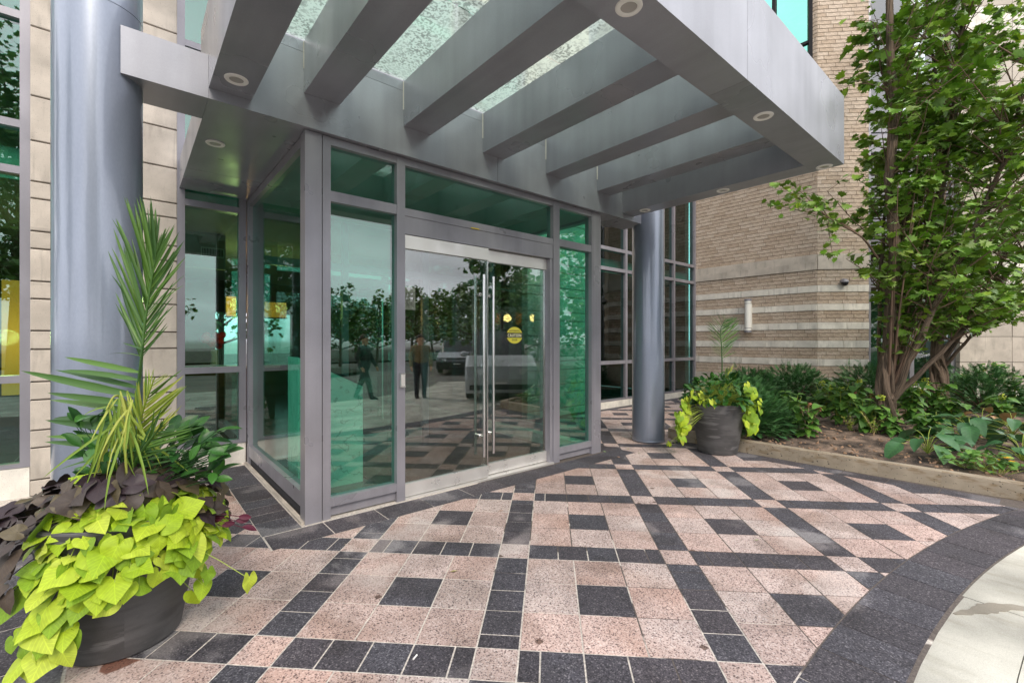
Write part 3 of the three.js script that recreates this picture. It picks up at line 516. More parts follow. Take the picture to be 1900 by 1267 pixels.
// ================================================================ glass vestibule
const E_ = thing('entrance_vestibule', 'grey framed glass entrance vestibule with sliding doors under the canopy', 'entrance');
{
  const H0 = 3.12;
  mesh('corner_post', bx(0, 0.128, 0, H0, -0.13, 0), M.alu, E_); mesh('corner_post', bx(3.515, 3.67, 0, H0, -0.13, -0.004), M.alu, E_);
  mesh('corner_seal', bx(0.128, 0.136, 0.01, H0, -0.09, -0.02), M.darkgap, E_);
  const post = (x0, x1, y0 = 0, y1 = H0) => mesh('mullion', bx(x0, x1, y0, y1, -0.12, -0.006), M.alu, E_);
  post(0.136, 0.2); post(0.785, 0.865); post(2.79, 2.895); post(3.49, 3.513, 0, H0);
  const rail = (x0, x1, y0, y1, z1 = -0.012) => mesh('rail', bx(x0, x1, y0, y1, -0.115, z1), M.alu, E_);
  for (const [a, b] of [[0.2, 0.785], [2.895, 3.49]]) { rail(a, b, 0.095, 0.165); rail(a, b, 2.6, 2.685); rail(a, b, 3.06, H0); mesh('kick_panel', bx(a, b, 0.012, 0.092, -0.1, -0.045), M.alu, E_); zPane(a, b, 0.165, 2.6, -0.06, M.green, E_); zPane(a, b, 2.685, 3.06, -0.06, M.green, E_); }
  rail(0.865, 2.79, 2.6, 2.67); rail(0.865, 2.79, 3.06, H0); zPane(0.865, 2.79, 2.67, 3.06, -0.06, M.green, E_);
  mesh('door_operator', bx(0.868, 2.787, 2.435, 2.597, -0.16, -0.016), M.alu, E_);
  mesh('operator_label', bx(1.60, 1.70, 2.602, 2.612, -0.011, -0.004), std({ color: srgb(206, 180, 60) }), E_);
  mesh('door_jamb', [bx(2.745, 2.788, 0.01, 2.43, -0.14, -0.02)], M.alu, E_);
  mesh('threshold', bx(0.865, 2.79, 0, 0.018, -0.2, 0.005), M.steel, E_);
  const plate = mesh('push_plate', bx(0.802, 0.85, 1.035, 1.165, -0.006, 0.03), M.bright, E_);
  mesh('push_button', bx(0.81, 0.842, 1.05, 1.15, 0.03, 0.034), M.steel, plate);
  // sliding leaves
  const leaf = (x0, x1, z, name) => {
    const d = sub('sliding_door', E_);
    mesh('top_rail', bx(x0, x1, 2.305, 2.428, z - 0.025, z + 0.025), M.steel, d); mesh('bottom_rail', bx(x0, x1, 0.025, 0.14, z - 0.025, z + 0.025), M.steel, d);
    zPane(x0, x1, 0.14, 2.305, z, M.clear, d);
    return d;
  };
  const pull = (d, x, z0, s) => { // full-height bar on two stand-offs
    const z = z0 + s * 0.075;
    mesh('pull_handle', put(cyl(0.0155, 0.0155, 1.88, 16), x, 1.2, z), M.bright, d);
    for (const y of [1.94, 0.47]) { mesh('stand_off', put(cyl(0.011, 0.011, 0.075, 10), x, y, z0 + s * 0.0375, 0, Math.PI / 2), M.bright, d); mesh('rosette', put(cyl(0.02, 0.02, 0.012, 14), x, y, z0 + s * 0.006, 0, Math.PI / 2), M.bright, d); }
  };
  const dl = leaf(0.87, 1.832, -0.045), dr = leaf(1.812, 2.745, -0.105);
  mesh('edge_strip', bx(1.822, 1.834, 0.14, 2.305, -0.06, -0.03), M.bright, dl); mesh('edge_strip', bx(2.728, 2.745, 0.14, 2.305, -0.12, -0.09), M.bright, dr);
  pull(dl, 1.735, -0.045, 1); pull(dl, 1.735, -0.045, -1); pull(dr, 1.905, -0.105, 1); pull(dr, 1.905, -0.105, -1);
  // sticker and notice (flat print)
  const cv = (w, h, f) => { const c = document.createElement('canvas'); c.width = w; c.height = h; const k = c.getContext('2d'); f(k); const t = new THREE.CanvasTexture(c); t.colorSpace = THREE.SRGBColorSpace; return t; };
  const st = cv(512, 400, (k) => { k.fillStyle = '#d8cf45'; k.fillRect(0, 0, 512, 400); k.fillStyle = '#15160f'; k.fillRect(0, 138, 512, 124); k.textAlign = 'center'; k.textBaseline = 'middle'; k.font = 'bold 60px sans-serif'; k.fillText('AUTOMATIC', 256, 96); k.fillText('DOOR', 256, 312); k.fillStyle = '#f2efc8'; k.font = 'bold 100px sans-serif'; k.fillText('CAUTION', 256, 204); });
  const oval = new THREE.CircleGeometry(0.5, 48); oval.scale(0.235, 0.187, 1); oval.translate(2.262, 1.52, -0.1);
  mesh('caution_sticker', oval, std({ map: st, roughness: 0.4 }), dr);
  const nt = cv(256, 330, (k) => { k.fillStyle = '#d8c9c4'; k.fillRect(0, 0, 256, 330); k.fillStyle = '#5a4a4c'; k.font = 'italic bold 34px serif'; k.textAlign = 'center'; k.fillText('Notice', 128, 44); for (let i = 0; i < 12; i++) k.fillRect(28, 80 + i * 18, 200 - (i * 37 % 60), 5); });
  mesh('paper_notice', bx(0.885, 0.99, 1.745, 1.955, -0.056, -0.053), std({ map: nt, roughness: 0.8 }), dl).geometry = new THREE.PlaneGeometry(0.105, 0.21).translate(0.94, 1.85, -0.052);
  // glazed side walls of the vestibule
  for (const [x, s] of [[0, -1], [3.67, 1]]) {
    const g = sub('side_glazing', E_), a = s < 0 ? x + 0.012 : x - 0.1, b = s < 0 ? x + 0.1 : x - 0.012, m = (a + b) / 2;
    mesh('rail', bx(a, b, 0.1, 0.225, WZ + 0.13, -0.13), M.alu, g); mesh('rail', bx(a, b, 3.04, H0, WZ + 0.13, -0.13), M.alu, g);
    mesh('mullion', bx(a - 0.004, b + 0.004, 0, H0, WZ + 0.02, WZ + 0.13), M.alu, g);
    mesh('gasket', bx(a + 0.01, b - 0.01, 0.226, 3.04, -0.155, -0.131), M.darkgap, g);
    xPane(WZ + 0.13, -0.13, 0.225, 3.04, m, M.green, g);
    mesh('plinth', bx(a + 0.02, b - 0.02, 0.0, 0.099, WZ + 0.13, -0.13), M.darkgap, g);
    mesh('sill_strip', bx(s < 0 ? -0.022 : 3.66, s < 0 ? 0.012 : 3.69, 0, 0.022, WZ + 0.03, -0.02), M.stone, g);
  }
  mesh('vestibule_ceiling', bx(0.1, 3.57, 3.075, 3.115, WZ, -0.125), M.ceiling, E_);
  mesh('vestibule_floor', bx(0.02, 3.65, -0.02, 0.003, WZ - 0.2, -0.2), M.floorIn, E_);
  const fm = mesh('floor_mat', bx(0.85, 3.2, 0.003, 0.011, -1.75, -0.28), M.mat, E_);
  const ribs = []; for (let z = -1.73; z < -0.3; z += 0.034) ribs.push(bx(0.87, 3.18, 0.011, 0.016, z, z + 0.017)); mesh('mat_ribs', ribs, M.tan, fm).userData.kind = 'stuff';
  mesh('inner_curb', bx(3.4, 3.56, 0.003, 0.14, WZ + 0.15, -0.14), M.pale, E_);
  // inner doors at the back of the vestibule
  const inner = sub('inner_door_wall', E_);
  for (const [a, b] of [[0.12, 0.2], [1.15, 1.23], [2.37, 2.47], [3.45, 3.55]]) mesh('mullion', bx(a, b, 0.003, 3.07, WZ - 0.06, WZ + 0.02), M.alu, inner);
  mesh('rail', [bx(0.2, 1.15, 2.4, 2.5, WZ - 0.05, WZ + 0.01), bx(1.23, 2.37, 2.4, 2.5, WZ - 0.05, WZ + 0.01), bx(2.47, 3.45, 2.4, 2.5, WZ - 0.05, WZ + 0.01)], M.alu, inner);
  zPane(0.2, 1.15, 0.02, 2.4, WZ - 0.02, M.clear, inner); zPane(2.47, 3.45, 0.02, 2.4, WZ - 0.02, M.clear, inner); zPane(0.2, 3.45, 2.5, 3.07, WZ - 0.02, M.clear, inner);
  for (const [a, b, hx] of [[1.235, 1.797, 1.7], [1.803, 2.365, 1.9]]) {
    mesh('bottom_rail', bx(a, b, 0.01, 0.14, WZ - 0.045, WZ + 0.005), M.steel, inner); zPane(a, b, 0.14, 2.39, WZ - 0.02, M.clear, inner);
    mesh('pull_handle', put(cyl(0.015, 0.015, 1.7, 12), hx, 1.2, WZ + 0.06), M.bright, inner);
    for (const y of [0.5, 1.9]) mesh('stand_off', put(cyl(0.01, 0.01, 0.07, 8), hx, y, WZ + 0.02, 0, Math.PI / 2), M.bright, inner);
  }
}
{ // marble intercom plinth just inside
  const t = thing('intercom_plinth', 'white veined marble plinth with sloped top behind the first glass pane', 'plinth', [0, 0, 0]);
  const m = new MB(), A = [[0.16, 0.003], [0.79, 0.003], [0.79, 0.985], [0.16, 1.3]], z0 = -1.15, z1 = -0.8, f = A.map(([x, y]) => V(x, y, z1)), b = A.map(([x, y]) => V(x, y, z0)), u = A.map(([x, y]) => [x, y]);
  m.quad(...f, ...u); m.quad(b[1], b[0], b[3], b[2]); for (let i = 0; i < 4; i++) { const j = (i + 1) % 4; m.quad(f[j], f[i], b[i], b[j]); }
  mesh('marble_body', m.geo(), M.marble, t);
  mesh('screen_panel', put(bx(-0.28, 0.28, -0.012, 0.012, -0.15, 0.15), 0.47, 1.165, -0.975, 0, 0, -0.4636), M.darkgap, t);
}
// ================================================================ canopy
const canopy = thing('entrance_canopy', 'grey metal beam canopy with frosted glass roof and recessed lights', 'canopy');
{
  const zf = 2.485, zi = 2.215, y0 = 3.2, yt = 3.87;
  mesh('front_beam', bx(-0.64, 2.098, y0, yt, zi, zf), M.beam, canopy); mesh('front_beam', bx(2.101, 4.34, y0, yt, zi, zf, 3.1, 1.7), M.beam, canopy);
  mesh('end_beam', bx(-0.64, -0.38, y0 + 0.001, yt - 0.002, 0.042, zi - 0.002), M.beam, canopy); mesh('end_beam', bx(4.08, 4.34, y0 + 0.001, yt - 0.002, 0.042, zi - 0.002, 2.2, 0.4), M.beam, canopy);
  for (const x of [-0.02, 0.825, 1.71, 2.615, 3.54]) mesh('cross_beam', bx(x, x + 0.277, 3.385, 3.785, 0.042, zi - 0.002, x * 3.3, x), M.beam, canopy);
  for (const x of [-0.02, 0.825, 1.71, 2.615, 3.54]) mesh('sealant_bead', bx(x - 0.005, x, 3.52 + 0.06 * hash(x * 100 | 0, 1, 1), 3.783, 0.0402, 0.05), M.pale, canopy);
  mesh('fascia_beam', [bx(-0.64, 1.905, 3.128, 3.7, -0.4, 0.04), bx(1.909, 4.34, 3.128, 3.7, -0.4, 0.04, 1.3, 0.6), bx(-0.64, 4.34, 3.704, 3.82, -0.4, 0.038, 0.4, 2)], M.beam, canopy);
  mesh('column_arm', bx(-1.1, -0.641, 3.13, 3.43, -0.34, 0.036), M.beam, canopy); mesh('column_arm', bx(4.341, 4.62, 3.13, 3.43, -0.34, 0.036), M.beam, canopy);
  mesh('soffit_panel', [bx(-0.64, 0.0, 3.129, 3.43, -1.6, -0.401), bx(-0.64, 0.0, 3.129, 3.43, -2.36, -1.604)], M.beam, canopy);
  mesh('vestibule_roof', bx(0.0, 3.67, 3.125, 3.5, -2.4, -0.401), M.beam, canopy);
  const xs = [-0.38, -0.02, 0.257, 0.825, 1.102, 1.71, 1.987, 2.615, 2.892, 3.54, 3.817, 4.08];
  const rows = [[0.045, 1.12], [1.126, 2.213]];
  const bays = [[-0.39, 0.118], [0.122, 0.962], [0.966, 1.847], [1.851, 2.752], [2.756, 3.677], [3.681, 4.09]];
  for (const [a, b] of bays) for (const [c, d] of rows) { const m = new MB().quad(V(a, 3.792, d), V(b, 3.792, d), V(b, 3.792, c), V(a, 3.792, c), [a, d], [b, d], [b, c], [a, c]); mesh('roof_glass', m.geo(), M.roof, canopy); }
  const spots = [[1167, 12, y0], [1417, 215, y0], [1530, 309, y0 + 0.001], [1342, 353, y0 + 0.001], [1197, 390, y0 + 0.001], [438, 147, y0 + 0.001], [399, 266, 3.129]];
  for (const [px, py, y] of spots) {
    const p = onY(px, py, y), g = sub('recessed_light', canopy, [p.x, y, p.z]);
    mesh('trim_ring', lathe([[0.042, 0.0], [0.044, -0.008], [0.066, -0.009], [0.071, -0.003], [0.071, 0.0]], 32), M.white, g); mesh('lens', put(new THREE.CircleGeometry(0.043, 28), 0, -0.003, 0, 0, Math.PI / 2), M.lens, g);
  }
}
// ================================================================ columns
function column(x, z, r, label) {
  const t = thing('round_column', label, 'column', [x, 0, z], 'round columns carrying the canopy');
  mesh('shaft', [lathe([[r, 0.03], [r, 3.548]], 64), lathe([[r - 0.004, 3.548], [r - 0.004, 3.552]], 64), lathe([[r, 3.552], [r, 9]], 64)], M.column, t);
  mesh('base_ring', lathe([[0, 0], [r + 0.006, 0], [r + 0.006, 0.028], [r, 0.032]], 64), M.column, t);
  mesh('seam_strip', put(bx(-0.006, 0.006, 0.03, 3.54, r - 0.004, r + 0.0015), 0, 0, 0, z > -0.1 ? -0.95 : 2.0), M.column, t);
}
column(-1.207, -0.17, 0.22, 'large blue-grey metal column behind the lime leaved pot');
column(4.755, 0.003, 0.229, 'blue-grey metal column beside the tapered dark pot with one palm frond');
{ // wall lamp and camera on the brick
  const t = thing('wall_sconce', 'white cylindrical wall lamp mounted on the banded brick wall', 'lamp', [BXW, 2.08, -0.96]);
  mesh('back_plate', bx(-0.05, 0.0, -0.3, 0.3, -0.05, 0.05), M.white, t); mesh('tube_shade', put(cyl(0.075, 0.075, 0.74, 28), -0.12, 0, 0), M.white, t);
  for (const y of [-0.385, 0.385]) mesh('end_cap', put(cyl(0.082, 0.082, 0.05, 28), -0.12, y, 0), M.alu, t);
  for (const y of [-0.3, 0.3]) mesh('collar', put(cyl(0.078, 0.078, 0.012, 28), -0.12, y, 0), M.alu, t);
  const c = thing('security_camera', 'small dark dome camera on the pale brick corner', 'camera', [11.04, 2.76, 0.85]);
  const q = V(-1, 0, 1).normalize();
  mesh('mount', put(cyl(0.05, 0.05, 0.05, 20), q.x * 0.02, 0.03, q.z * 0.02, Math.atan2(q.x, q.z), Math.PI / 2), M.alu, c);
  mesh('dome', new THREE.SphereGeometry(0.07, 20, 14).translate(q.x * 0.08, -0.02, q.z * 0.08), phy({ color: srgb(40, 40, 44), roughness: 0.15 }), c);
  mesh('hood', new THREE.SphereGeometry(0.078, 20, 8, 0, Math.PI * 2, 0, Math.PI / 2).translate(q.x * 0.08, -0.005, q.z * 0.08), M.alu, c);
}
// ================================================================ leaf shapes (unit length along +y, face +z)
function blade(outline, rings, fold, droop, wave = 0, seed = 1) { // outline: [[x, y] ...] right half from base to tip
  const g = new THREE.BufferGeometry(), P = [], U = [], I = [], n = outline.length;
  const row = (s) => outline.map(([x, y]) => [x * s, y]);
  const cols = []; for (let k = -rings; k <= rings; k++) cols.push(k / rings);
  outline.forEach(([w, y], i) => cols.forEach((c) => {
    const x = w * c, z = fold * Math.abs(x) - droop * y * y + wave * Math.sin(i * 1.9 + seed) * Math.abs(c) ** 1.5 * (c < 0 ? 1 : -0.7);
    const ys = y - (i === 0 ? 0 : 0); P.push(x, ys, z); U.push(0.5 + c * w * 0.9, Math.max(0, Math.min(1, y)));
  }));
  const m = cols.length; for (let i = 0; i < n - 1; i++) for (let k = 0; k < m - 1; k++) { const a = i * m + k, b = a + m; I.push(a, a + 1, b, a + 1, b + 1, b); }
  g.setAttribute('position', new THREE.Float32BufferAttribute(P, 3)); g.setAttribute('uv', new THREE.Float32BufferAttribute(U, 2)); g.setIndex(I); g.computeVertexNormals(); return g;
}
// heart-shaped leaf: rings round the stalk's end
function heart(fold, droop, wave, seed, narrow = 1) {
  const P = [0, 0, 0], U = [0.5, 0.12], I = [], N = 22, K = 3;
  for (let r = 1; r <= K; r++) for (let i = 0; i < N; i++) {
    const a = i / N * Math.PI * 2, ca = Math.cos(a), sa = Math.sin(a); // a = 0 at the tip
    const d = Math.abs(a > Math.PI ? a - 2 * Math.PI : a);
    let rad = d < 0.75 ? 0.7 + 0.3 * Math.pow(1 - d / 0.75, 1.9) : d < 2.5 ? 0.7 - 0.09 * (d - 0.75) / 1.75 : 0.61 - 0.47 * Math.pow((d - 2.5) / 0.64, 1.5);
    rad *= (1 + 0.05 * Math.sin(3 * a + seed)) * r / K; const x = sa * rad * narrow, y = ca * rad;
    const e = r / K, z = fold * Math.abs(x) - droop * Math.max(0, y) ** 2 - droop * 0.8 * x * x + wave * e * e * Math.sin(a * 4 + seed);
    P.push(x, y, z); U.push(0.5 + x * 0.62, 0.12 + y * 0.88);
  }
  for (let i = 0; i < N; i++) I.push(0, 1 + (i + 1) % N, 1 + i);
  for (let r = 1; r < K; r++) for (let i = 0; i < N; i++) { const a = 1 + (r - 1) * N + i, b = 1 + (r - 1) * N + (i + 1) % N, c = a + N, d = b + N; I.push(a, b, c, b, d, c); }
  const g = new THREE.BufferGeometry(); g.setAttribute('position', new THREE.Float32BufferAttribute(P, 3)); g.setAttribute('uv', new THREE.Float32BufferAttribute(U, 2)); g.setIndex(I); g.computeVertexNormals(); return g;
}
const hearts = [0, 1, 2, 3, 4].map((k) => heart(0.03 + 0.045 * k, 0.2 + 0.12 * (k % 3), 0.035 + 0.01 * k, k * 2.1, [1, 0.92, 1.05, 0.8, 0.95][k]));
const oval = [0, 1, 2].map((k) => blade([[0.02, 0], [0.14, 0.15], [0.24, 0.35], [0.26, 0.55], [0.2, 0.78], [0.08, 0.94], [0, 1]], 2, 0.3, 0.18 + 0.12 * k, 0.01, k));
const broad = [0, 1, 2].map((k) => blade([[0.03, 0], [0.26, 0.12], [0.36, 0.32], [0.36, 0.5], [0.27, 0.72], [0.12, 0.9], [0, 1]], 2, 0.35 - 0.1 * k, 0.25 + 0.2 * k, 0.025, k));
const strap = [0, 1, 2].map((k) => blade([[0.009, 0], [0.02, 0.12], [0.025, 0.35], [0.021, 0.65], [0.011, 0.88], [0, 1]], 1, 0.6, [0.05, 0.22, 0.5][k]));
const lobed = (() => { // five-lobed tree leaf
  const o = [], L = [[0, 1], [0.12, 0.72], [0.3, 0.86], [0.32, 0.62], [0.56, 0.6], [0.42, 0.42], [0.5, 0.2], [0.26, 0.2], [0.05, 0.0]];
  const half = [...L]; const P = [0, 0.35, 0.02], U = [0.5, 0.4], I = [], all = [...half, ...half.slice(1).reverse().map(([x, y]) => [-x, y])];
  all.forEach(([x, y]) => { P.push(x, y, Math.abs(x) * 0.25 - 0.22 * y * y); U.push(0.5 + x * 0.7, y); });
  for (let i = 0; i < all.length; i++) I.push(0, 1 + (i + 1) % all.length, 1 + i);
  const g = new THREE.BufferGeometry(); g.setAttribute('position', new THREE.Float32BufferAttribute(P, 3)); g.setAttribute('uv', new THREE.Float32BufferAttribute(U, 2)); g.setIndex(I); g.computeVertexNormals(); return g;
})();
const sprig = (() => { // a needle spray
  const m = new MB(); for (let i = 0; i < 9; i++) for (const s of [-1, 1]) { const y = 0.08 + i * 0.1, l = 0.3 * (1 - i * 0.07), a = V(0, y, 0), b = V(s * l, y + 0.16, 0.03), c = V(s * l * 0.9, y + 0.22, 0.02), d = V(0, y + 0.06, 0); m.quad(a, b, c, d); } return m.geo();
})();
// matrix of a leaf: root p, tip direction dir, face towards `face`, length s
function aim(p, dir, face, s, wide = 1) {
  const y = dir.clone().normalize(), x = V().crossVectors(y, face).normalize(); if (x.lengthSq() < 0.01) x.set(1, 0, 0); const z = V().crossVectors(x, y);
  return new THREE.Matrix4().makeBasis(x.multiplyScalar(s * wide), y.multiplyScalar(s), z.multiplyScalar(s)).setPosition(p);
}
function leafMesh(name, geo, mat, mtx, parent) { const m = mesh(name, geo, mat, parent); m.matrix.copy(mtx); m.matrix.decompose(m.position, m.quaternion, m.scale); return m; }
const jit = (v, k) => V(v.x + R(-k, k), v.y + R(-k, k), v.z + R(-k, k));

// ================================================================ garden bed
rnd = mulberry(21);
const soilY = (x, z) => 0.1 + 0.1 * sm(5.1, 6.6, x) + 0.05 * (fbm(x * 0.9 + 20, z * 0.9 + 20, 200, 3, 3) - 0.5) + 0.035 * (fbm(x * 6 + 20, z * 6 + 20, 900, 5, 2) - 0.5);
{
  const m = new THREE.PlaneGeometry(1, 1, 120, 120), p = m.attributes.position, uv = m.attributes.uv;
  for (let i = 0; i < p.count; i++) { const a = p.getX(i) + 0.5, b = p.getY(i) + 0.5, x = 5.2 + Math.pow(a, 1.3) * 11.5, z0 = 0.34 - 1.9 * Math.min(1, a * 2.2) * (1 - sm(0.45, 0.6, a)), z1 = 14.1 - Math.sqrt(Math.max(0, 122.1 - (x - 1.4) ** 2)), z = z0 + b * (z1 - z0); p.setXYZ(i, x, soilY(x, z), z); uv.setXY(i, x, z); }
  m.computeVertexNormals(); structure('garden_bed', 'bare brown soil of the planting bed behind the concrete kerb', m, M.soil);
  const bed = scene.children[scene.children.length - 1], clods = []; 
  for (let i = 0; i < 700; i++) { const x = 5.25 + Math.pow(rnd(), 1.8) * 5, z = R(0.5, 3.7); const s = R(0.006, 0.02); clods.push(new THREE.Matrix4().compose(V(x, soilY(x, z) + s * 0.2, z), new THREE.Quaternion().setFromEuler(new THREE.Euler(R(0, 6), R(0, 6), R(0, 6))), V(s * R(0.7, 2.2), s * R(0.4, 0.8), s))); }
  instanced('soil_clods', new THREE.IcosahedronGeometry(1, 1), M.chip, clods, bed);
  const kerb = thing('garden_kerb', 'weathered beige concrete kerb holding the planting bed', 'kerb');
  const pts = [[5.08, 0.18], [5.07, 1.25], [5.075, 1.85], [5.1, 2.6], [5.12, 3.1], [5.14, 3.72], [5.9, 4.05], [7.0, 4.6], [8.2, 5.38], [9.4, 6.45], [10.6, 7.9]];
  for (let i = 0; i < pts.length - 1; i++) {
    const [x0, z0] = pts[i], [x1, z1] = pts[i + 1], l = Math.hypot(x1 - x0, z1 - z0), g = bx(-l / 2 + (i % 2 ? 0 : 0), l / 2, 0, 0.15, -0.07, 0.07, i * 1.3, 0.2);
    const q = g.attributes.position; // soften the top edge
    mesh('kerb_stone', put(g, (x0 + x1) / 2 + 0.07, 0, (z0 + z1) / 2, Math.atan2(-(z1 - z0), x1 - x0)), M.curb, kerb);
  }
  mesh('kerb_stone', put(bx(-2.8, 2.8, 0, 0.15, -0.07, 0.07), 7.9, 0, -0.28, Math.atan2(0.9, 5.5)), M.curb, kerb);
}
// ---- spreading yews
function yew(x, z, rx, rz, h, n, label) {
  const y0 = soilY(x, z), t = thing('yew_shrub', label, 'shrub', [x, y0, z], 'low yew shrubs in the planting bed'), mt = [], cl = [];
  const br = []; for (let i = 0; i < 12; i++) { const a = R(0, 6.28), q = R(0.4, 0.85); br.push(tube([V(0, 0, 0), V(Math.cos(a) * rx * q * 0.5, h * 0.35, Math.sin(a) * rz * q * 0.5), V(Math.cos(a) * rx * q, h * 0.6, Math.sin(a) * rz * q)], [0.012, 0.008, 0.003], 5)); }
  mesh('branches', br, M.twig, t);
  for (let i = 0; i < n; i++) {
    const a = R(0, Math.PI * 2), e = Math.acos(R(0, 1)), k = Math.pow(rnd(), 0.35) * (0.82 + 0.3 * fbm(Math.cos(a) * 2 + 9, e * 3 + Math.sin(a) * 2 + 9, 90, 7, 2)), d = V(Math.sin(e) * Math.cos(a), Math.cos(e), Math.sin(e) * Math.sin(a));
    const p = V(d.x * rx * k, Math.max(0.01, d.y * h * k), d.z * rz * k), dir = jit(V(d.x, d.y * 0.5 + 0.1, d.z), 0.5);
    mt.push(aim(p, dir, jit(V(0, 1, 0), 0.5), R(0.07, 0.14))); const c = R(0.6, 1.4); cl.push(new THREE.Color(c * R(0.9, 1.15), c, c * R(0.8, 1.1)));
  }
  instanced('foliage', sprig, M.yew, mt, t, cl);
}
yew(5.85, 0.95, 0.72, 0.6, 0.58, 2600, 'dark yew shrub spreading behind the tapered dark pot');
yew(6.75, 0.5, 0.85, 0.6, 0.66, 2600, 'dark yew shrub next to the one behind the tapered pot'); yew(8.0, 0.15, 0.95, 0.7, 0.74, 2600, 'dark yew shrub below the banded brick wall');
yew(9.4, 0.45, 0.9, 0.7, 0.78, 2200, 'dark yew shrub below the brick corner'); yew(10.4, 1.5, 0.9, 0.8, 0.8, 1800, 'dark yew shrub under the louvre bay');
yew(11.0, 3.0, 1.0, 0.9, 0.85, 2000, 'dark yew shrub against the pale stone wall'); yew(11.6, 4.4, 1.1, 1.0, 0.95, 2000, 'tall dark yew shrub behind the second trunk');
yew(10.9, 5.6, 1.1, 1.0, 0.9, 1800, 'dark yew shrub behind the hostas');
// ---- hydrangeas: stems, paired broad leaves, lime or brown heads
function hydrangea(px, py, h, n, heads, dry, label) {
  const o = onY(px, py, 0.16), t = thing('hydrangea', label, 'shrub', [o.x, soilY(o.x, o.z), o.z], 'hydrangea bushes in the planting bed');
  const stems = []; let k = 0;
  for (let i = 0; i < n; i++) {
    const a = R(0, 6.28), sp = R(0.1, 0.42) * h, top = V(Math.cos(a) * sp, h * R(0.6, 1.05), Math.sin(a) * sp), pts = path([V(R(-0.03, 0.03), 0, R(-0.03, 0.03)), V(top.x * 0.35, top.y * 0.5, top.z * 0.35), top], 5);
    stems.push(tube(pts, ramp(0.007, 0.003, 5), 5));
    for (let q = 1; q < 6; q++) for (const s of [0, Math.PI]) {
      if (rnd() < 0.22) continue; const b = a + q * 1.5 + s + R(-0.4, 0.4), d = V(Math.cos(b), R(-0.15, 0.35), Math.sin(b));
      leafMesh('leaf', pick(broad), pick(M.hydrangea), aim(pts[q], d, jit(V(0, 1, 0), 0.35), R(0.1, 0.17)), t);
    }
    if (i < heads + dry) {
      const hd = [], isDry = i >= heads; for (let f = 0; f < 46; f++) { const e = Math.acos(R(-0.7, 1)), b = R(0, 6.28), d = V(Math.sin(e) * Math.cos(b), Math.cos(e), Math.sin(e) * Math.sin(b)); hd.push(oval[0].clone().applyMatrix4(aim(top.clone().addScaledVector(d, isDry ? 0.032 : 0.045), jit(V(d.z, 0.2, -d.x), 0.4), d, R(0.018, 0.026), 1.6))); }
      mesh('flower_head', hd, isDry ? M.dryFlower : M.flower, t);
    }
  }
  mesh('stems', stems, dry > heads ? M.dryStem : M.stem, t);
}
hydrangea(1500, 812, 0.46, 10, 0, 3, 'hydrangea with pale bare stems and brown seed heads beside the kerb');
hydrangea(1455, 778, 0.42, 5, 1, 0, 'hydrangea with one round lime flower against dark yew');
hydrangea(1560, 792, 0.62, 14, 3, 1, 'leafy hydrangea with lime heads in front of the banded corner');
hydrangea(1606, 806, 0.52, 13, 1, 1, 'bright leaved hydrangea left of the twisted trunk');
hydrangea(1694, 792, 0.68, 18, 4, 0, 'full hydrangea with four lime heads between the two trunks');
hydrangea(1738, 776, 0.55, 12, 1, 0, 'hydrangea hiding the foot of the second trunk');
hydrangea(1770, 790, 0.4, 10, 0, 0, 'low leafy hydrangea between the second trunk and the hostas');
hydrangea(1720, 818, 0.3, 8, 0, 0, 'very low hydrangea behind the kerb-side hosta');
hydrangea(1860, 790, 0.42, 10, 1, 0, 'low hydrangea among the drying hostas');
hydrangea(1655, 812, 0.4, 9, 1, 0, 'low hydrangea in front of the twisted trunk');
hydrangea(1475, 790, 0.42, 8, 0, 0, 'low leafy hydrangea between yew and brown-headed hydrangea');
hydrangea(1530, 776, 0.55, 12, 1, 1, 'hydrangea half hidden behind the brown-headed one');
hydrangea(1585, 770, 0.6, 12, 2, 0, 'hydrangea standing in front of the yews by the brick corner');
hydrangea(1790, 745, 0.6, 12, 1, 0, 'hydrangea just right of the second trunk');
hydrangea(1835, 752, 0.8, 14, 2, 0, 'straggly hydrangea with tall stems behind the hostas');
hydrangea(1886, 766, 0.65, 12, 1, 1, 'hydrangea against dark yew beyond the hostas');
{ // weedy sprigs
  for (const [px, py, h, label] of [[1578, 806, 0.22, 'yellowing weed tuft on bare soil by the kerb'], [1622, 815, 0.3, 'thin pale weed tuft at the foot of the twisted trunk']]) {
    const o = onY(px, py, 0.15), t = thing('weed_tuft', label, 'weed', [o.x, soilY(o.x, o.z), o.z]), st = [];
    for (let i = 0; i < 14; i++) { const a = R(0, 6.28), l = h * R(0.5, 1.1), top = V(Math.cos(a) * l * 0.45, l, Math.sin(a) * l * 0.45), pts = path([V(0, 0, 0), V(top.x * 0.3, l * 0.5, top.z * 0.3), top], 4); st.push(tube(pts, ramp(0.0025, 0.001, 4), 4)); for (let q = 1; q < 5; q++) for (let w = 0; w < 3; w++) leafMesh('leaf', pick(oval), pick(M.palmPale), aim(pts[q], jit(V(0, 0.4, 0), 1), jit(V(0, 1, 0), 0.5), R(0.018, 0.04)), t); }
    mesh('stems', st, M.dryStem, t);
  }
}
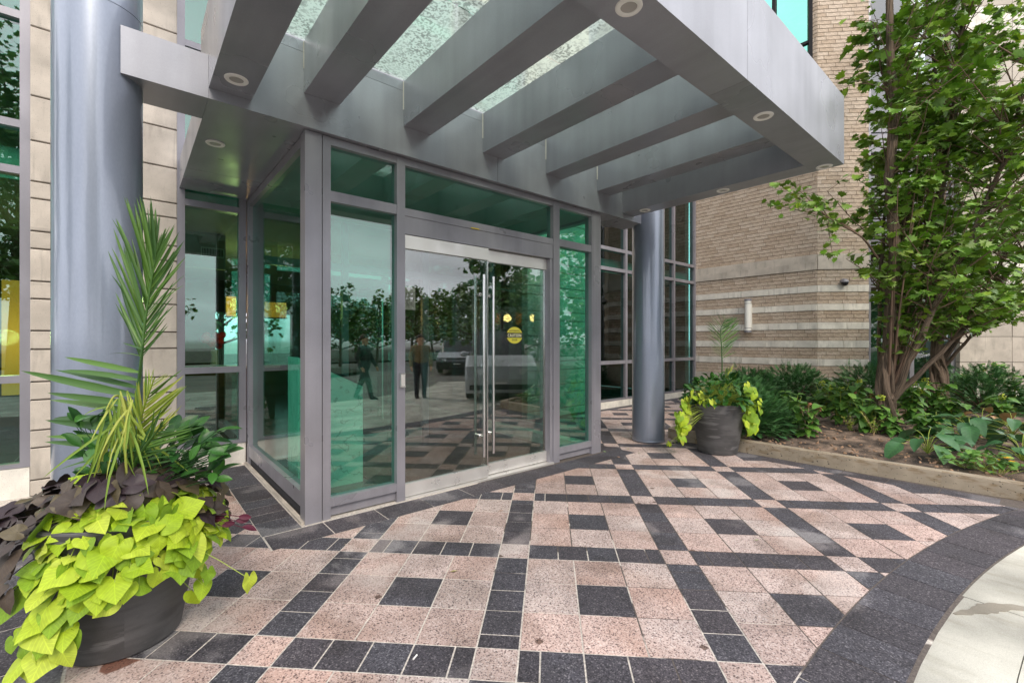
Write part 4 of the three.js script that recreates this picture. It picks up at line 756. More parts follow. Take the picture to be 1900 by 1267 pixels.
// ---- hostas: rosettes of broad leaves
function hosta(px, py, n, s, dry, label) {
  const o = onY(px, py, 0.14), t = thing('hosta', label, 'plant', [o.x, soilY(o.x, o.z), o.z], 'hostas beside the kerb'), st = [];
  for (let i = 0; i < n; i++) {
    const a = i * 2.4 + R(-0.3, 0.3), k = i / n, r = s * (0.28 + 0.75 * k) * R(0.7, 1.15), y = s * (0.75 - 0.5 * k) * R(0.7, 1.25), tip = V(Math.cos(a) * r, y, Math.sin(a) * r), l = s * R(0.5, 0.8);
    st.push(tube(path([V(0, 0, 0), V(tip.x * 0.4, y * 0.8, tip.z * 0.4), tip], 4), ramp(0.005, 0.003, 4), 5));
    leafMesh('leaf', pick(broad), i < dry ? M.hostaDry : pick(M.hosta), aim(tip, V(Math.cos(a), R(-0.55, 0.25), Math.sin(a)), jit(V(0, 1, 0), 0.35), l, R(0.8, 1.05)), t);
  }
  mesh('stalks', st, M.stem, t);
}
hosta(1722, 845, 14, 0.32, 0, 'blue-green hosta closest to the concrete kerb');
hosta(1738, 806, 11, 0.26, 0, 'small hosta on bare soil behind the kerb-side one');
hosta(1800, 832, 20, 0.36, 0, 'large hosta with long green leaves amid bare soil');
hosta(1822, 800, 13, 0.32, 3, 'hosta with orange drying leaves');
hosta(1880, 822, 16, 0.34, 2, 'hosta with one pinkish withered leaf');
hosta(1898, 862, 16, 0.3, 0, 'dense hosta at the end of the row beside yellow flowers');
{ // small rounded leaves and yellow flowers by the kerb
  for (const [px, py, label] of [[1805, 868, 'low leafy geranium spreading beside the kerb'], [1850, 876, 'low geranium with small yellow flowers by the kerb']]) {
    const o = onY(px, py, 0.13), t = thing('geranium', label, 'plant', [o.x, soilY(o.x, o.z), o.z]), st = [];
    for (let i = 0; i < 46; i++) { const a = R(0, 6.28), r = Math.sqrt(rnd()) * 0.24, p = V(Math.cos(a) * r, R(0.06, 0.2) * (1.2 - r * 2), Math.sin(a) * r); st.push(tube([V(p.x * 0.4, 0, p.z * 0.4), p], [0.002, 0.0015], 4)); leafMesh('leaf', hearts[i % 5], pick(M.hydrangea), aim(p, jit(V(Math.cos(a), 0, Math.sin(a)), 0.5), jit(V(0, 1, 0.2), 0.4), R(0.04, 0.065)), t); }
    mesh('stalks', st, M.stem, t);
    if (label.includes('yellow')) for (let i = 0; i < 5; i++) { const f = [], c = V(R(-0.12, 0.12), R(0.14, 0.2), R(0.0, 0.2)); for (let k = 0; k < 9; k++) { const a = k / 9 * 6.28; f.push(oval[0].clone().applyMatrix4(aim(c, V(Math.cos(a), 0.25, Math.sin(a)), V(0, 1, 0), 0.025, 1.3))); } mesh('flower', f, std({ color: srgb(226, 176, 30) }), t); }
  }
}
// ================================================================ garden trees
rnd = mulberry(33);
function gardenTree(base, leaders, label, n, leaf, extra) {
  const t = thing('garden_tree', label, 'tree', base.toArray(), 'trees in the planting bed'), wood = [], twigs = [], mt = [], cl = [];
  const loc = (v) => v.clone().sub(base);
  const leafAt = (p, d, s) => { mt.push(aim(p, jit(d, 0.7), jit(V(0, 1, 0), 0.6), s)); const c = R(0.55, 1.5), w = rnd(); cl.push(new THREE.Color(c * (w > 0.9 ? 1.35 : R(0.85, 1.1)), c * (w > 0.9 ? 1.12 : 1), c * R(0.7, 1.15))); };
  const spread = (pts, from, count, len, up, thin) => {
    for (let i = 0; i < count; i++) {
      const f = from + (1 - from) * rnd(), at = pts[Math.min(pts.length - 2, Math.floor(f * (pts.length - 1)))].clone(), a = R(0, 6.28), l = len * R(0.45, 1.1), d = V(Math.cos(a), up * R(0.7, 1.4), Math.sin(a)).normalize();
      const mid = at.clone().addScaledVector(d, l * 0.5).add(V(R(-0.1, 0.1), R(-0.05, 0.12), R(-0.1, 0.1))), end = mid.clone().addScaledVector(jit(V(d.x, d.y * 1.15, d.z), 0.3), l * 0.5), q = path([at, mid, end], 7);
      twigs.push(tube(q, ramp(thin, 0.003, 7), 5));
      for (let k = 1; k < 8; k++) { if (rnd() < 0.12) continue;
        const a2 = R(0, 6.28), e = q[k].clone().add(V(Math.cos(a2) * R(0.12, 0.34), R(-0.04, 0.26), Math.sin(a2) * R(0.12, 0.34)));
        if (k > 1) { twigs.push(tube([q[k], e], [0.0045, 0.002], 3)); for (let z = 0; z < leaf; z++) { const w = q[k].clone().lerp(e, R(0.35, 1.12)); leafAt(w.add(V(R(-0.05, 0.05), R(-0.05, 0.05), R(-0.05, 0.05))), V(Math.cos(a2), R(-0.5, 0.3), Math.sin(a2)), R(0.06, 0.155)); } }
      }
    }
  };
  leaders.forEach(({ pts, r0, r1, from, count, len, up }) => {
    const q = path(pts.map(loc), 14); q.forEach((v, i) => { if (i && i < 14) v.add(V(R(-0.02, 0.02), 0, R(-0.02, 0.02))); });
    wood.push(tube(q, ramp(r0, r1, 14, 0.8), 9, 2)); if (count) spread(q, from, count, len, up, 0.012);
  });
  for (let i = 0; i < 5; i++) { const a0 = i * 1.26; wood.push(tube(Array.from({ length: 13 }, (_, k) => { const a = a0 + k * 0.2, r = leaders[0].r0 * (1.15 - k * 0.035); return loc(leaders[0].pts[0].clone().lerp(leaders[0].pts[1], Math.min(1, k / 8)).lerp(leaders[0].pts[2], Math.max(0, (k - 8) / 8))).add(V(Math.cos(a) * r, 0, Math.sin(a) * r)); }), ramp(0.045, 0.02, 12), 6, 1)); }
  if (extra) extra(t, { wood, twigs, leafAt, loc, spread });
  mesh('trunk', wood, M.bark, t); mesh('branches', twigs, M.twig, t);
  instanced('crown', lobed, M.tree, mt, t, cl);
}
{
  const b = onY(1645, 806, 0.18); b.y = soilY(b.x, b.z) - 0.03;
  const at = (px, py, d) => deep(px, py, d), D = 6.15;
  gardenTree(b, [
    { pts: [b, at(1642, 720, D), at(1652, 600, D), at(1658, 440, D), at(1648, 330, D), at(1662, 200, D), at(1652, 60, D), at(1660, -140, D), at(1668, -260, D)], r0: 0.1, r1: 0.03, from: 0.32, count: 40, len: 0.95, up: 1.0 },
    { pts: [at(1648, 740, D), at(1690, 560, D + 0.1), at(1735, 400, D + 0.2), at(1768, 240, D + 0.2), at(1785, 60, D + 0.2), at(1800, -150, D + 0.2)], r0: 0.085, r1: 0.02, from: 0.25, count: 50, len: 1.0, up: 0.9 },
    { pts: [at(1652, 750, D), at(1720, 600, D - 0.3), at(1800, 440, D - 0.4), at(1870, 280, D - 0.5), at(1930, 60, D - 0.5)], r0: 0.05, r1: 0.015, from: 0.3, count: 58, len: 1.0, up: 0.8 },
    { pts: [at(1655, 745, D), at(1760, 640, D - 0.1), at(1850, 540, D), at(1940, 400, D)], r0: 0.04, r1: 0.012, from: 0.35, count: 34, len: 0.8, up: 0.7 },
    { pts: [at(1640, 730, D), at(1632, 560, D + 0.2), at(1640, 420, D + 0.2), at(1655, 250, D + 0.4), at(1620, 40, D + 0.4)], r0: 0.03, r1: 0.01, from: 0.55, count: 12, len: 0.6, up: 1 },
    { pts: [at(1660, 500, D), at(1700, 330, D + 0.3), at(1735, 180, D + 0.5), at(1720, 0, D + 0.5)], r0: 0.045, r1: 0.014, from: 0.1, count: 34, len: 0.85, up: 1 },
  ], 'multi-stemmed tree with twisted trunk and lobed leaves beside the brick corner', 0, 6, (t, k) => {
    for (let i = 0; i < 34; i++) { // many thin upright stems fanning out of the fork
      const px = R(1640, 1900), s = path([at(1652 + R(-6, 10), R(690, 760), D), at(1652 + (px - 1652) * 0.35, R(540, 640), D + R(-0.3, 0.3)), at(px, R(250, 520), D + R(-0.6, 0.6))].map(k.loc), 9);
      k.twigs.push(tube(s, ramp(R(0.012, 0.022), 0.004, 9), 5)); for (let q = 4; q < 10; q++) for (let z = 0; z < 5; z++) k.leafAt(jit(s[q], 0.16), V(R(-1, 1), R(-0.4, 0.4), R(-1, 1)), R(0.07, 0.125));
    }
    for (const [e, d] of [[[1425, 378], 0], [[1450, 345], 0.15], [[1480, 350], -0.1], [[1520, 372], 0.1], [[1545, 470], 0.1], [[1470, 360], 0.3]]) { // branch reaching over towards the canopy
      const s = path([at(1630, 480, D), at(1600, 440, D - 0.1), at(1540, 405, D - 0.2 + d), at(e[0], e[1], D - 0.3 + d)].map(k.loc), 9);
      k.twigs.push(tube(s, ramp(0.014, 0.003, 9), 5)); for (let q = 5; q < 10; q++) for (let z = 0; z < (q > 7 ? 8 : 3); z++) k.leafAt(jit(s[q], 0.09), V(R(-1, 0.4), R(-0.6, 0.2), R(-1, 1)), R(0.07, 0.12));
    }
  });
  const b2 = onY(1742, 768, 0.2); b2.y = soilY(b2.x, b2.z) - 0.03; const D2 = 8.1;
  gardenTree(b2, [
    { pts: [b2, at(1742, 690, D2), at(1738, 640, D2), at(1750, 450, D2), at(1745, 250, D2), at(1760, 0, D2), at(1760, -150, D2)], r0: 0.125, r1: 0.03, from: 0.45, count: 46, len: 1.4, up: 0.9 },
    { pts: [at(1744, 680, D2), at(1820, 560, D2), at(1890, 400, D2 + 0.3), at(1930, 180, D2 + 0.3)], r0: 0.05, r1: 0.015, from: 0.25, count: 48, len: 1.2, up: 0.8 },
    { pts: [at(1746, 685, D2), at(1810, 620, D2 - 0.3), at(1900, 560, D2 - 0.3)], r0: 0.035, r1: 0.01, from: 0.4, count: 26, len: 0.9, up: 0.6 },
  ], 'second garden tree with straight pale trunk behind the hydrangeas', 0, 7);
}
// ================================================================ potted plants
rnd = mulberry(55);
function pot(x, z, r0, r1, h, label) {
  const t = thing('plant_pot', label, 'pot', [x, 0, z], 'tapered dark plant pots');
  mesh('pot_body', lathe([[0, 0.002], [r0 - 0.012, 0.002], [r0, 0.014], [r0 + (r1 - r0) * 0.5, h * 0.5], [r1, h - 0.012], [r1 - 0.006, h], [r1 - 0.03, h], [r1 - 0.034, h - 0.02], [r1 - 0.05, h - 0.1]], 56), M.potTop, t);
  mesh('potting_soil', put(new THREE.CircleGeometry(r1 - 0.045, 32), 0, h - 0.07, 0, 0, -Math.PI / 2), M.soil, t);
}
const LP = V(-1.075, 0, 0.84), RP = V(4.85, 0, 0.985);
pot(LP.x, LP.z, 0.228, 0.335, 0.64, 'scuffed dark pot under lime and plum leaves, large column behind it'); pot(RP.x, RP.z, 0.235, 0.34, 0.65, 'dark tapered pot with one upright palm frond beside the kerb');
function vine(name, label, category, root, mats, list, size, geos = hearts, stemMat = M.stem) {
  const t = thing(name, label, category, root.toArray()), st = [];
  for (const { p, d, f, s, m } of list) {
    const q = p.clone().sub(root), l = leafMesh('leaf', pick(geos), m ?? pick(mats), aim(q, d, f, s ?? R(...size)), t);
    const c = V(R(-0.1, 0.1), R(-0.04, 0.02), R(-0.1, 0.1)); st.push(tube(path([c, c.clone().lerp(q, 0.55).add(V(0, 0.05, 0)), q], 4), ramp(0.003, 0.002, 4), 4));
  }
  mesh('stems', st, stemMat, t); return t;
}
// cushion of leaves round a pot: azimuth 0 is towards +z
function cushion(c, n, az0, az1, rMax, top, low, face) {
  const out = []; for (let i = 0; i < n; i++) {
    const a = THREE.MathUtils.degToRad(R(az0, az1)), k = Math.pow((i + rnd()) / n, 0.85), lo = low(a), dir = V(Math.sin(a), 0, Math.cos(a));
    const r = 0.1 + (rMax - 0.1) * Math.sin(Math.min(1, k * 1.25) * Math.PI / 2) * R(0.92, 1.06), y = top + (lo - top) * Math.pow(k, 1.5) + R(-0.03, 0.03);
    const p = c.clone().addScaledVector(dir, r).setY(y), tilt = 0.25 + 0.95 * k;
    out.push({ p, d: jit(dir.clone().multiplyScalar(1.0 - 0.4 * k).add(V(0, -tilt * 0.75, 0)), 0.85), f: jit(dir.clone().multiplyScalar(0.65 + 0.5 * k).add(V(0, 1.1 - 0.45 * k, 0)), 0.52) });
  } return out;
}
{
  const root = LP.clone().setY(0.58);
  const low = (a) => 0.36 - 0.22 * Math.exp(-((a + 0.85) ** 2) / 0.35) + 0.08 * Math.max(0, a);
  vine('lime_sweet_potato_vine', 'lime green heart-leaved vine spilling over the pot by the large column', 'plant', root, M.lime, cushion(LP, 240, -60, 74, 0.4, 0.78, low), [0.035, 0.108]);
  const dark = [...cushion(LP, 64, -150, -44, 0.45, 0.8, () => 0.4), ...cushion(LP, 34, 40, 112, 0.41, 0.82, () => 0.5), ...cushion(LP, 34, -50, 70, 0.27, 0.84, () => 0.76)];
  vine('plum_sweet_potato_vine', 'dark plum heart-leaved vine at both sides of the same pot', 'plant', root, M.plum, dark, [0.055, 0.1], hearts, M.plum[2]);
  // a few wine-red leaves on a reaching stem, one lime runner
  const wl = []; for (const [px, py] of [[378, 958], [392, 968], [410, 976], [437, 966], [448, 978], [442, 958]]) wl.push({ p: deep(px, py, 2.28), d: jit(V(1, 0.1, 0.6), 0.7), f: jit(V(0, 0.7, 1), 0.5), s: R(0.05, 0.075) });
  vine('wine_coleus', 'wine red leaves reaching out of the pot towards the glass', 'plant', root, [M.wine], wl, [0.05, 0.07], oval, M.wine);
  const rn = []; for (const [px, py] of [[385, 1060], [368, 1058], [376, 1085], [360, 1100], [462, 1074]]) rn.push({ p: deep(px, py, 2.2), d: jit(V(0.2, -1, 0.4), 0.5), f: jit(V(0.2, 0.5, 1), 0.4), s: px > 440 ? 0.07 : R(0.05, 0.08) });
  vine('lime_runner', 'single lime runner with small leaves hanging over the pot rim', 'plant', root, M.lime, rn, [0.05, 0.08]);
  // glossy shrub
  const sh = []; for (const [cx, cy, n, w] of [[365, 830, 44, 52], [165, 815, 24, 30], [290, 850, 40, 55], [200, 860, 26, 40], [385, 860, 16, 25]]) for (let i = 0; i < n; i++) { const p = deep(cx + R(-w, w), cy + R(-38, 40), 2.22 + R(-0.12, 0.14)); sh.push({ p, d: jit(V(p.x - LP.x, 0.35, p.z - LP.z).normalize(), 0.8), f: jit(V(0, 1, 0.5), 0.5) }); }
  vine('glossy_shrub', 'glossy green leaved shrub rising behind the lime vine', 'plant', LP.clone().setY(0.6), M.glossy, sh, [0.065, 0.11], oval, M.glossy[2]);
}
// palm fronds: a spine and leaflets, each leaflet a part
function palm(label, root, fronds) {
  const t = thing('palm', label, 'plant', root.toArray());
  for (const { pts, n, f0, len, left, right, mats, bend, wide = 1, r = 0.011 } of fronds) {
    const q = path(pts.map((v) => v.clone().sub(root)), 30), spine = mesh('spine', tube(q, ramp(r, 0.003, 30), 6), pick(mats), t);
    for (let i = 0; i < n; i++) {
      const f = f0 + (1 - f0) * (i + 0.5) / n, k = Math.min(29, Math.floor(f * 30)), p = q[k].clone().lerp(q[k + 1], f * 30 - k), tan = q[Math.min(30, k + 2)].clone().sub(q[Math.max(0, k - 1)]).normalize(), taper = Math.sin(Math.PI * (0.22 + 0.72 * (f - f0) / (1 - f0)));
      for (const [s, fn] of [[-1, left], [1, right]]) {
        if (!fn) continue; const [out, along, k2] = fn((f - f0) / (1 - f0)); if (rnd() < 0.04) continue;
        const side = RT.clone().multiplyScalar(s), d = side.multiplyScalar(out).addScaledVector(tan, along).add(V(R(-0.09, 0.09), R(-0.06, 0.06), R(-0.25, 0.25)));
        leafMesh('leaflet', strap[bend ?? (rnd() < 0.7 ? 0 : 1)], pick(mats), aim(p, d, jit(V(0, 0.5, 1), 0.5), len * k2 * taper * R(0.85, 1.1), wide), t);
      }
    }
  }
}
{
  const d = (px, py, k = 2.22) => deep(px, py, k), root = LP.clone().setY(0.6), base = V(LP.x, 0.6, LP.z);
  palm('tall palm with upright and drooping fronds in the pot by the large column', root, [
    { pts: [base, d(240, 820), d(258, 700), d(268, 600, 2.24), d(284, 500, 2.24), d(292, 452, 2.24)], n: 40, f0: 0.46, len: 0.44, left: (f) => [0.58 - 0.45 * f, 1, 1], right: (f) => [0.62 - 0.48 * f, 0.8, 0.62], wide: 0.85, mats: M.palm },
    { pts: [base, d(242, 850), d(252, 740), d(264, 640, 2.2)], n: 14, f0: 0.32, len: 0.52, wide: 1.5, left: (f) => [1, 0.02 + 0.3 * f, 1], right: null, mats: M.palm },
    { pts: [base, d(246, 850), d(262, 770, 2.15), d(286, 700, 2.1)], n: 26, f0: 0.1, len: 0.32, left: (f) => [0.35, 1, 0.7], right: (f) => [0.6, 0.8, 1], mats: [...M.palmPale, M.palm[1]] },
    { pts: [base, d(238, 800, 2.18), d(228, 742, 2.12), d(212, 735, 2.06), d(196, 760, 2.0)], n: 1, f0: 0.9, len: 0.2, left: () => [0.3, 0.05, 0.9], right: null, mats: M.palmPale, bend: 1 },
    { pts: [base, d(250, 860, 2.1), d(275, 820, 2.05), d(300, 790, 2.0)], n: 14, f0: 0.2, len: 0.26, left: (f) => [0.2, 1, 0.8], right: (f) => [0.7, 0.4, 1], mats: M.palm },
  ]);
  // drooping blades of the bent frond
  const t = thing('drooping_palm_frond', 'yellow-green palm frond hanging down over the pot by the large column', 'plant', root.toArray());
  for (let i = 0; i < 36; i++) { const p = d(R(200, 246), R(724, 800), R(2.02, 2.16)); leafMesh('leaflet', pick([strap[1], strap[2]]), pick(M.palmPale), aim(p.clone().sub(root), V(R(-0.5, 0.4), R(-0.9, -0.25), R(0.1, 0.5)), jit(V(0, 0.8, 0.55), 0.35), R(0.2, 0.36), R(0.6, 0.95)), t); }
}
{
  const root = RP.clone().setY(0.6), low = (a) => 0.62;
  vine('mounded_shrub', 'rounded green shrub filling the pot beside the kerb', 'plant', root, M.glossy, (() => { const o = []; for (let i = 0; i < 300; i++) { const e = Math.acos(R(0.02, 1)), a = R(0, 6.28), k = R(0.75, 1.05), dd = V(Math.sin(e) * Math.cos(a), Math.cos(e), Math.sin(e) * Math.sin(a)); o.push({ p: V(RP.x + dd.x * 0.42 * k, 0.64 + dd.y * 0.36 * k, RP.z + dd.z * 0.42 * k), d: jit(V(dd.x, dd.y * 0.4, dd.z), 0.6), f: jit(V(dd.x * 0.5, 1, dd.z * 0.5), 0.5) }); } return o; })(), [0.08, 0.13], oval);
  const at = (px, py, k) => deep(px, py, k), lf = [];
  for (const [a, b, n] of [[[1275, 742], [1262, 800], 26], [[1290, 735], [1315, 752], 16], [[1268, 780], [1258, 815], 10], [[1385, 740], [1395, 800], 30], [[1392, 720], [1405, 760], 14]]) for (let i = 0; i < n; i++) { const f = rnd(), p = at(a[0] + (b[0] - a[0]) * f + R(-10, 10), a[1] + (b[1] - a[1]) * f + R(-8, 8), 5.72 + R(-0.14, 0.18)); lf.push({ p, d: jit(V(-0.1, -1, 0.3), 0.6), f: jit(V(-0.3, 0.6, 0.8), 0.45) }); }
  vine('trailing_lime_vine', 'lime vine trailing from the pot beside the kerb', 'plant', root, M.lime, lf, [0.065, 0.105]);
  const fl = []; for (const [px, py] of [[1243, 822], [1256, 815], [1262, 812], [1238, 824], [1250, 820]]) fl.push({ p: onY(px, py, 0.05), d: jit(V(-0.6, -0.1, 0.4), 0.4), f: jit(V(0, 1, 0.5), 0.4) });
  vine('creeping_lime_shoot', 'thin lime shoot creeping over the pavers to the column', 'plant', RP.clone().setY(0.5), M.lime, fl, [0.05, 0.08]);
  const base = RP.clone().setY(0.65);
  palm('single feathery palm frond standing in the pot beside the kerb', base, [{ pts: [base, at(1340, 690, 5.95), at(1339, 640, 5.95), at(1338, 610, 5.95), at(1348, 590, 5.95)], n: 30, f0: 0.36, len: 0.36, left: (f) => [0.85 - 0.3 * f, 0.75, 0.75], right: (f) => [0.9 - 0.3 * f, 0.6 - 0.15 * f, 1], mats: M.palm }, { pts: [base, at(1344, 715, 5.9), at(1352, 690, 5.88)], n: 9, f0: 0.3, len: 0.3, left: (f) => [0.2, 1, 0.7], right: (f) => [0.4, 0.9, 1], mats: M.palmPale }]);
}
// ================================================================ what stands behind the camera and shows in the glass
rnd = mulberry(77);
{
  const g = []; for (let i = 0; i < 40; i++) { const a = i / 40 * 6.283, b = (i + 1) / 40 * 6.283; g.push([[CX0 + 2, CZ0 + 4], [CX0 + 2 + 4.2 * Math.cos(a), CZ0 + 4 + 3.2 * Math.sin(a)], [CX0 + 2 + 4.2 * Math.cos(b), CZ0 + 4 + 3.2 * Math.sin(b)]]); }
  M.grass = std({ color: srgb(92, 116, 52), map: rep(soilMap, 0.5), roughness: 1 });
  structure('lawn', 'mown lawn island and verge across the drive', [slab(g, -0.06, 0.08), slab([[[-40, 27], [60, 27], [60, 70], [-40, 70]]], -0.06, 0.06)], M.grass);
}
const farLeaf = leafMat(92, 122, 52, { map: null, transmission: 0.3 });
function farTree(x, z, h, w, label, tint = [1, 1, 1], thick = 17) {
  const t = thing('drive_tree', label, 'tree', [x, 0, z], 'trees across the drive'), wood = [], mt = [], cl = [];
  wood.push(tube(path([V(0, 0, 0), V(R(-0.2, 0.2), h * 0.4, R(-0.2, 0.2)), V(R(-0.3, 0.3), h * 0.85, 0)], 8), ramp(h * 0.022, 0.03, 8), 7));
  for (let i = 0; i < 16; i++) {
    const a = i * 2.4, y = h * (0.25 + 0.6 * i / 16), r = w * (1 - 0.6 * i / 16) * R(0.6, 1), e = V(Math.cos(a) * r, y + h * R(0.05, 0.18), Math.sin(a) * r); wood.push(tube([V(0, y * 0.9, 0), e.clone().multiplyScalar(0.55).setY(y + 0.05 * h), e], [0.05, 0.03, 0.012], 5));
    for (let k = 0; k < 6; k++) { const c = V(0, y, 0).lerp(e, R(0.35, 1.1)).add(V(R(-0.3, 0.3), R(-0.3, 0.4), R(-0.3, 0.3))), q = R(0.25, 0.6) * h / 8; for (let n = 0; n < thick; n++) { mt.push(aim(jit(c, q), V(R(-1, 1), R(-0.8, 0.4), R(-1, 1)), jit(V(0, 1, 0), 0.6), R(0.14, 0.3))); const b = R(0.6, 1.4); cl.push(new THREE.Color(b * tint[0], b * tint[1], b * tint[2])); } }
  }
  mesh('trunk', wood, M.bark, t); instanced('crown', lobed, farLeaf, mt, t, cl);
}
// mirror places: seen in the door glass (z = 0) at photo column px, at a path length d
const mir = (px, d, z0 = 0) => { const p = deep(px, 633.5, d); return [p.x, 2 * z0 - p.z]; };
for (const [px, d, top, w, label, tint] of [
  [632, 26, 540, 2.4, 'round tree across the drive, reflected in the narrow pane by the plinth'], [700, 30, 548, 2.8, 'tree across the drive, reflected in the glass between the plinth and the doors', [1.1, 1, 0.9]], [765, 34, 528, 2.6, 'tall tree across the drive, reflected beside the paper notice'],
  [805, 38, 545, 3, 'russet tree across the drive, reflected in the left door leaf', [1.5, 0.9, 0.7]], [845, 30, 532, 2.6, 'tree across the drive, reflected behind the door handles'], [930, 17, 455, 2.2, 'dense dark tree across the drive, reflected right of the door handles', [0.8, 0.9, 0.9]],
  [978, 23, 520, 2.2, 'tree across the drive, reflected beside the yellow sticker'], [1015, 20, 500, 2.4, 'tree across the drive, reflected at the right door jamb', [0.85, 1, 0.9]], [590, 36, 520, 3.2, 'broad tree at the end of the drive'], [660, 44, 560, 3.6, 'distant tree filling the gap left of the plinth reflection'], [735, 46, 558, 3.8, 'distant tree between the nearer reflected crowns'], [785, 48, 556, 3.8, 'distant tree behind the mustard-topped person'], [825, 46, 560, 3.8, 'distant tree behind the russet one', [1.2, 1, 0.8]], [872, 44, 552, 3.6, 'distant tree above the silver car'], [900, 36, 545, 3.2, 'tree behind the silver sport utility car'], [955, 40, 556, 3.4, 'distant tree beside the car park light'], [1000, 34, 540, 3.2, 'distant tree at the end of the row']]) { const [x, z] = mir(px, d); farTree(x, z, 1.45 + (633 - top) / 840 * d, w, label, tint); }
for (const [x, z, h, w, label] of [[-3.6, 13, 9.5, 2.6, 'tall tree behind the camera, reflected in the left curtain wall'], [-7.5, 14, 9, 2.8, 'broad tree behind the camera, left of the drive'], [-1.2, 20, 9, 3, 'tree beyond the drive island, reflected in the small left window'], [-11, 3, 8.5, 2.6, 'tree standing left of the building front'], [-10, -4, 8, 2.4, 'tree standing beside the left building wall'], [1.5, -16, 6, 2.4, 'tree behind the building, seen through the lobby window']]) farTree(x, z, h, w, label);
farTree(-4.2, 15.2, 11.5, 3.2, 'dense tall tree behind the camera, filling the left curtain wall reflection', [0.9, 1, 0.9], 34); farTree(-7.4, 17.5, 11.5, 3.2, 'dense tall tree further left behind the camera', [0.9, 1, 0.95], 30);

// ---- cars
function car(name, label, [x, z], ry, paint, suv) {
  const t = thing(name, label, 'car', [x, 0, z]); t.rotation.y = ry;
  const H = suv ? 1.72 : 1.45, L = suv ? 4.6 : 4.7, belt = suv ? 1.05 : 0.92, h0 = 0.28;
  const ext = (pts, w, bev) => { const s = new THREE.Shape(pts.map((p) => new THREE.Vector2(...p))); return new THREE.ExtrudeGeometry(s, { depth: w - 2 * bev, bevelEnabled: true, bevelThickness: bev, bevelSize: bev, bevelSegments: 3, steps: 1 }).translate(0, 0, -(w - 2 * bev) / 2); };
  const f = L / 2, b = -L / 2, arch = (cx) => Array.from({ length: 9 }, (_, i) => [cx + 0.37 * Math.cos(i / 8 * Math.PI), 0.33 + 0.37 * Math.sin(i / 8 * Math.PI)]).reverse();
  mesh('body', ext([[b + 0.05, h0], ...arch(b + 0.85), ...arch(f - 0.9), [f - 0.06, h0], [f, 0.55], [f - 0.05, belt - 0.24], [f - 0.95, belt - 0.02], [b + 0.1, belt + 0.02], [b, 0.7]], 1.82, 0.06), paint, t);
  mesh('cabin', ext([[f - 1.35, belt - 0.05], [f - 1.95, H - 0.08], [f - 2.3, H - 0.02], [b + (suv ? 0.5 : 1.15), H - 0.05], [b + (suv ? 0.15 : 0.5), belt - 0.05]], 1.5, 0.1), phy({ color: srgb(24, 28, 32), roughness: 0.08 }), t);
  mesh('roof', ext([[f - 1.98, H - 0.05], [f - 2.3, H + 0.02], [b + (suv ? 0.5 : 1.2), H], [b + (suv ? 0.45 : 1.15), H - 0.04]], 1.4, 0.05), paint, t);
  for (const wx of [b + 0.85, f - 0.9]) for (const s of [-1, 1]) { const w = sub('wheel', t, [wx, 0.33, s * 0.8]); mesh('tyre', put(lathe([[0.2, -0.11], [0.3, -0.11], [0.33, -0.08], [0.33, 0.08], [0.3, 0.11], [0.2, 0.11]], 28), 0, 0, 0, 0, Math.PI / 2), M.darkgap, w); mesh('rim', put(cyl(0.21, 0.21, 0.19, 20), 0, 0, 0, 0, Math.PI / 2), M.bright, w); for (let k = 0; k < 5; k++) mesh('spoke_gap', put(bx(-0.03, 0.03, 0.07, 0.17, -0.1, 0.1), 0, 0, 0, 0, 0, k * 1.2566), M.darkgap, w); }
  for (const s of [-1, 1]) { mesh('headlight', put(bx(-0.06, 0.04, -0.07, 0.07, -0.2, 0.2), f - 0.02, belt - 0.32, s * 0.66, s * -0.2), phy({ color: srgb(230, 232, 235), roughness: 0.1 }), t); mesh('mirror', put(new THREE.SphereGeometry(0.1, 12, 8).scale(0.7, 0.8, 1.1), f - 1.5, belt + 0.06, s * 0.98), paint, t); }
  mesh('grille', bx(f - 0.02, f + 0.02, 0.45, 0.72, -0.45, 0.45), M.darkgap, t); mesh('bumper', bx(f - 0.05, f + 0.035, 0.3, 0.42, -0.8, 0.8), M.darkgap, t); mesh('number_plate', bx(f + 0.02, f + 0.045, 0.44, 0.55, -0.16, 0.16), M.white, t);
}
car('parked_suv', 'silver sport utility car on the drive, reflected behind the door handles', [7.1, 6.35], 2.2, phy({ color: srgb(176, 180, 184), roughness: 0.3, clearcoat: 1 }), true);
car('parked_sedan', 'dark saloon car further along the drive, reflected left of the silver one', [11.4, 14.9], 2.2, phy({ color: srgb(40, 46, 58), roughness: 0.25, clearcoat: 1 }), false);
car('parked_sedan', 'silver saloon car parked under the far trees', [17.5, 21], 0.9, phy({ color: srgb(170, 174, 180), roughness: 0.25, clearcoat: 1 }), false);
{ // car park light
  const [x, z] = mir(960, 36), t = thing('lamp_post', 'tall dark car park light with a twin head above the trees', 'lamp post', [x, 0, z]);
  mesh('pole', put(cyl(0.09, 0.06, 6.4, 12), 0, 3.2, 0), M.darkgap, t); mesh('cross_arm', bx(-0.8, 0.8, 6.35, 6.42, -0.04, 0.04), M.darkgap, t); for (const s of [-0.65, 0.65, 0]) mesh('lamp_head', bx(s - 0.24, s + 0.24, 6.4, 6.55, -0.2, 0.2), M.darkgap, t);
}
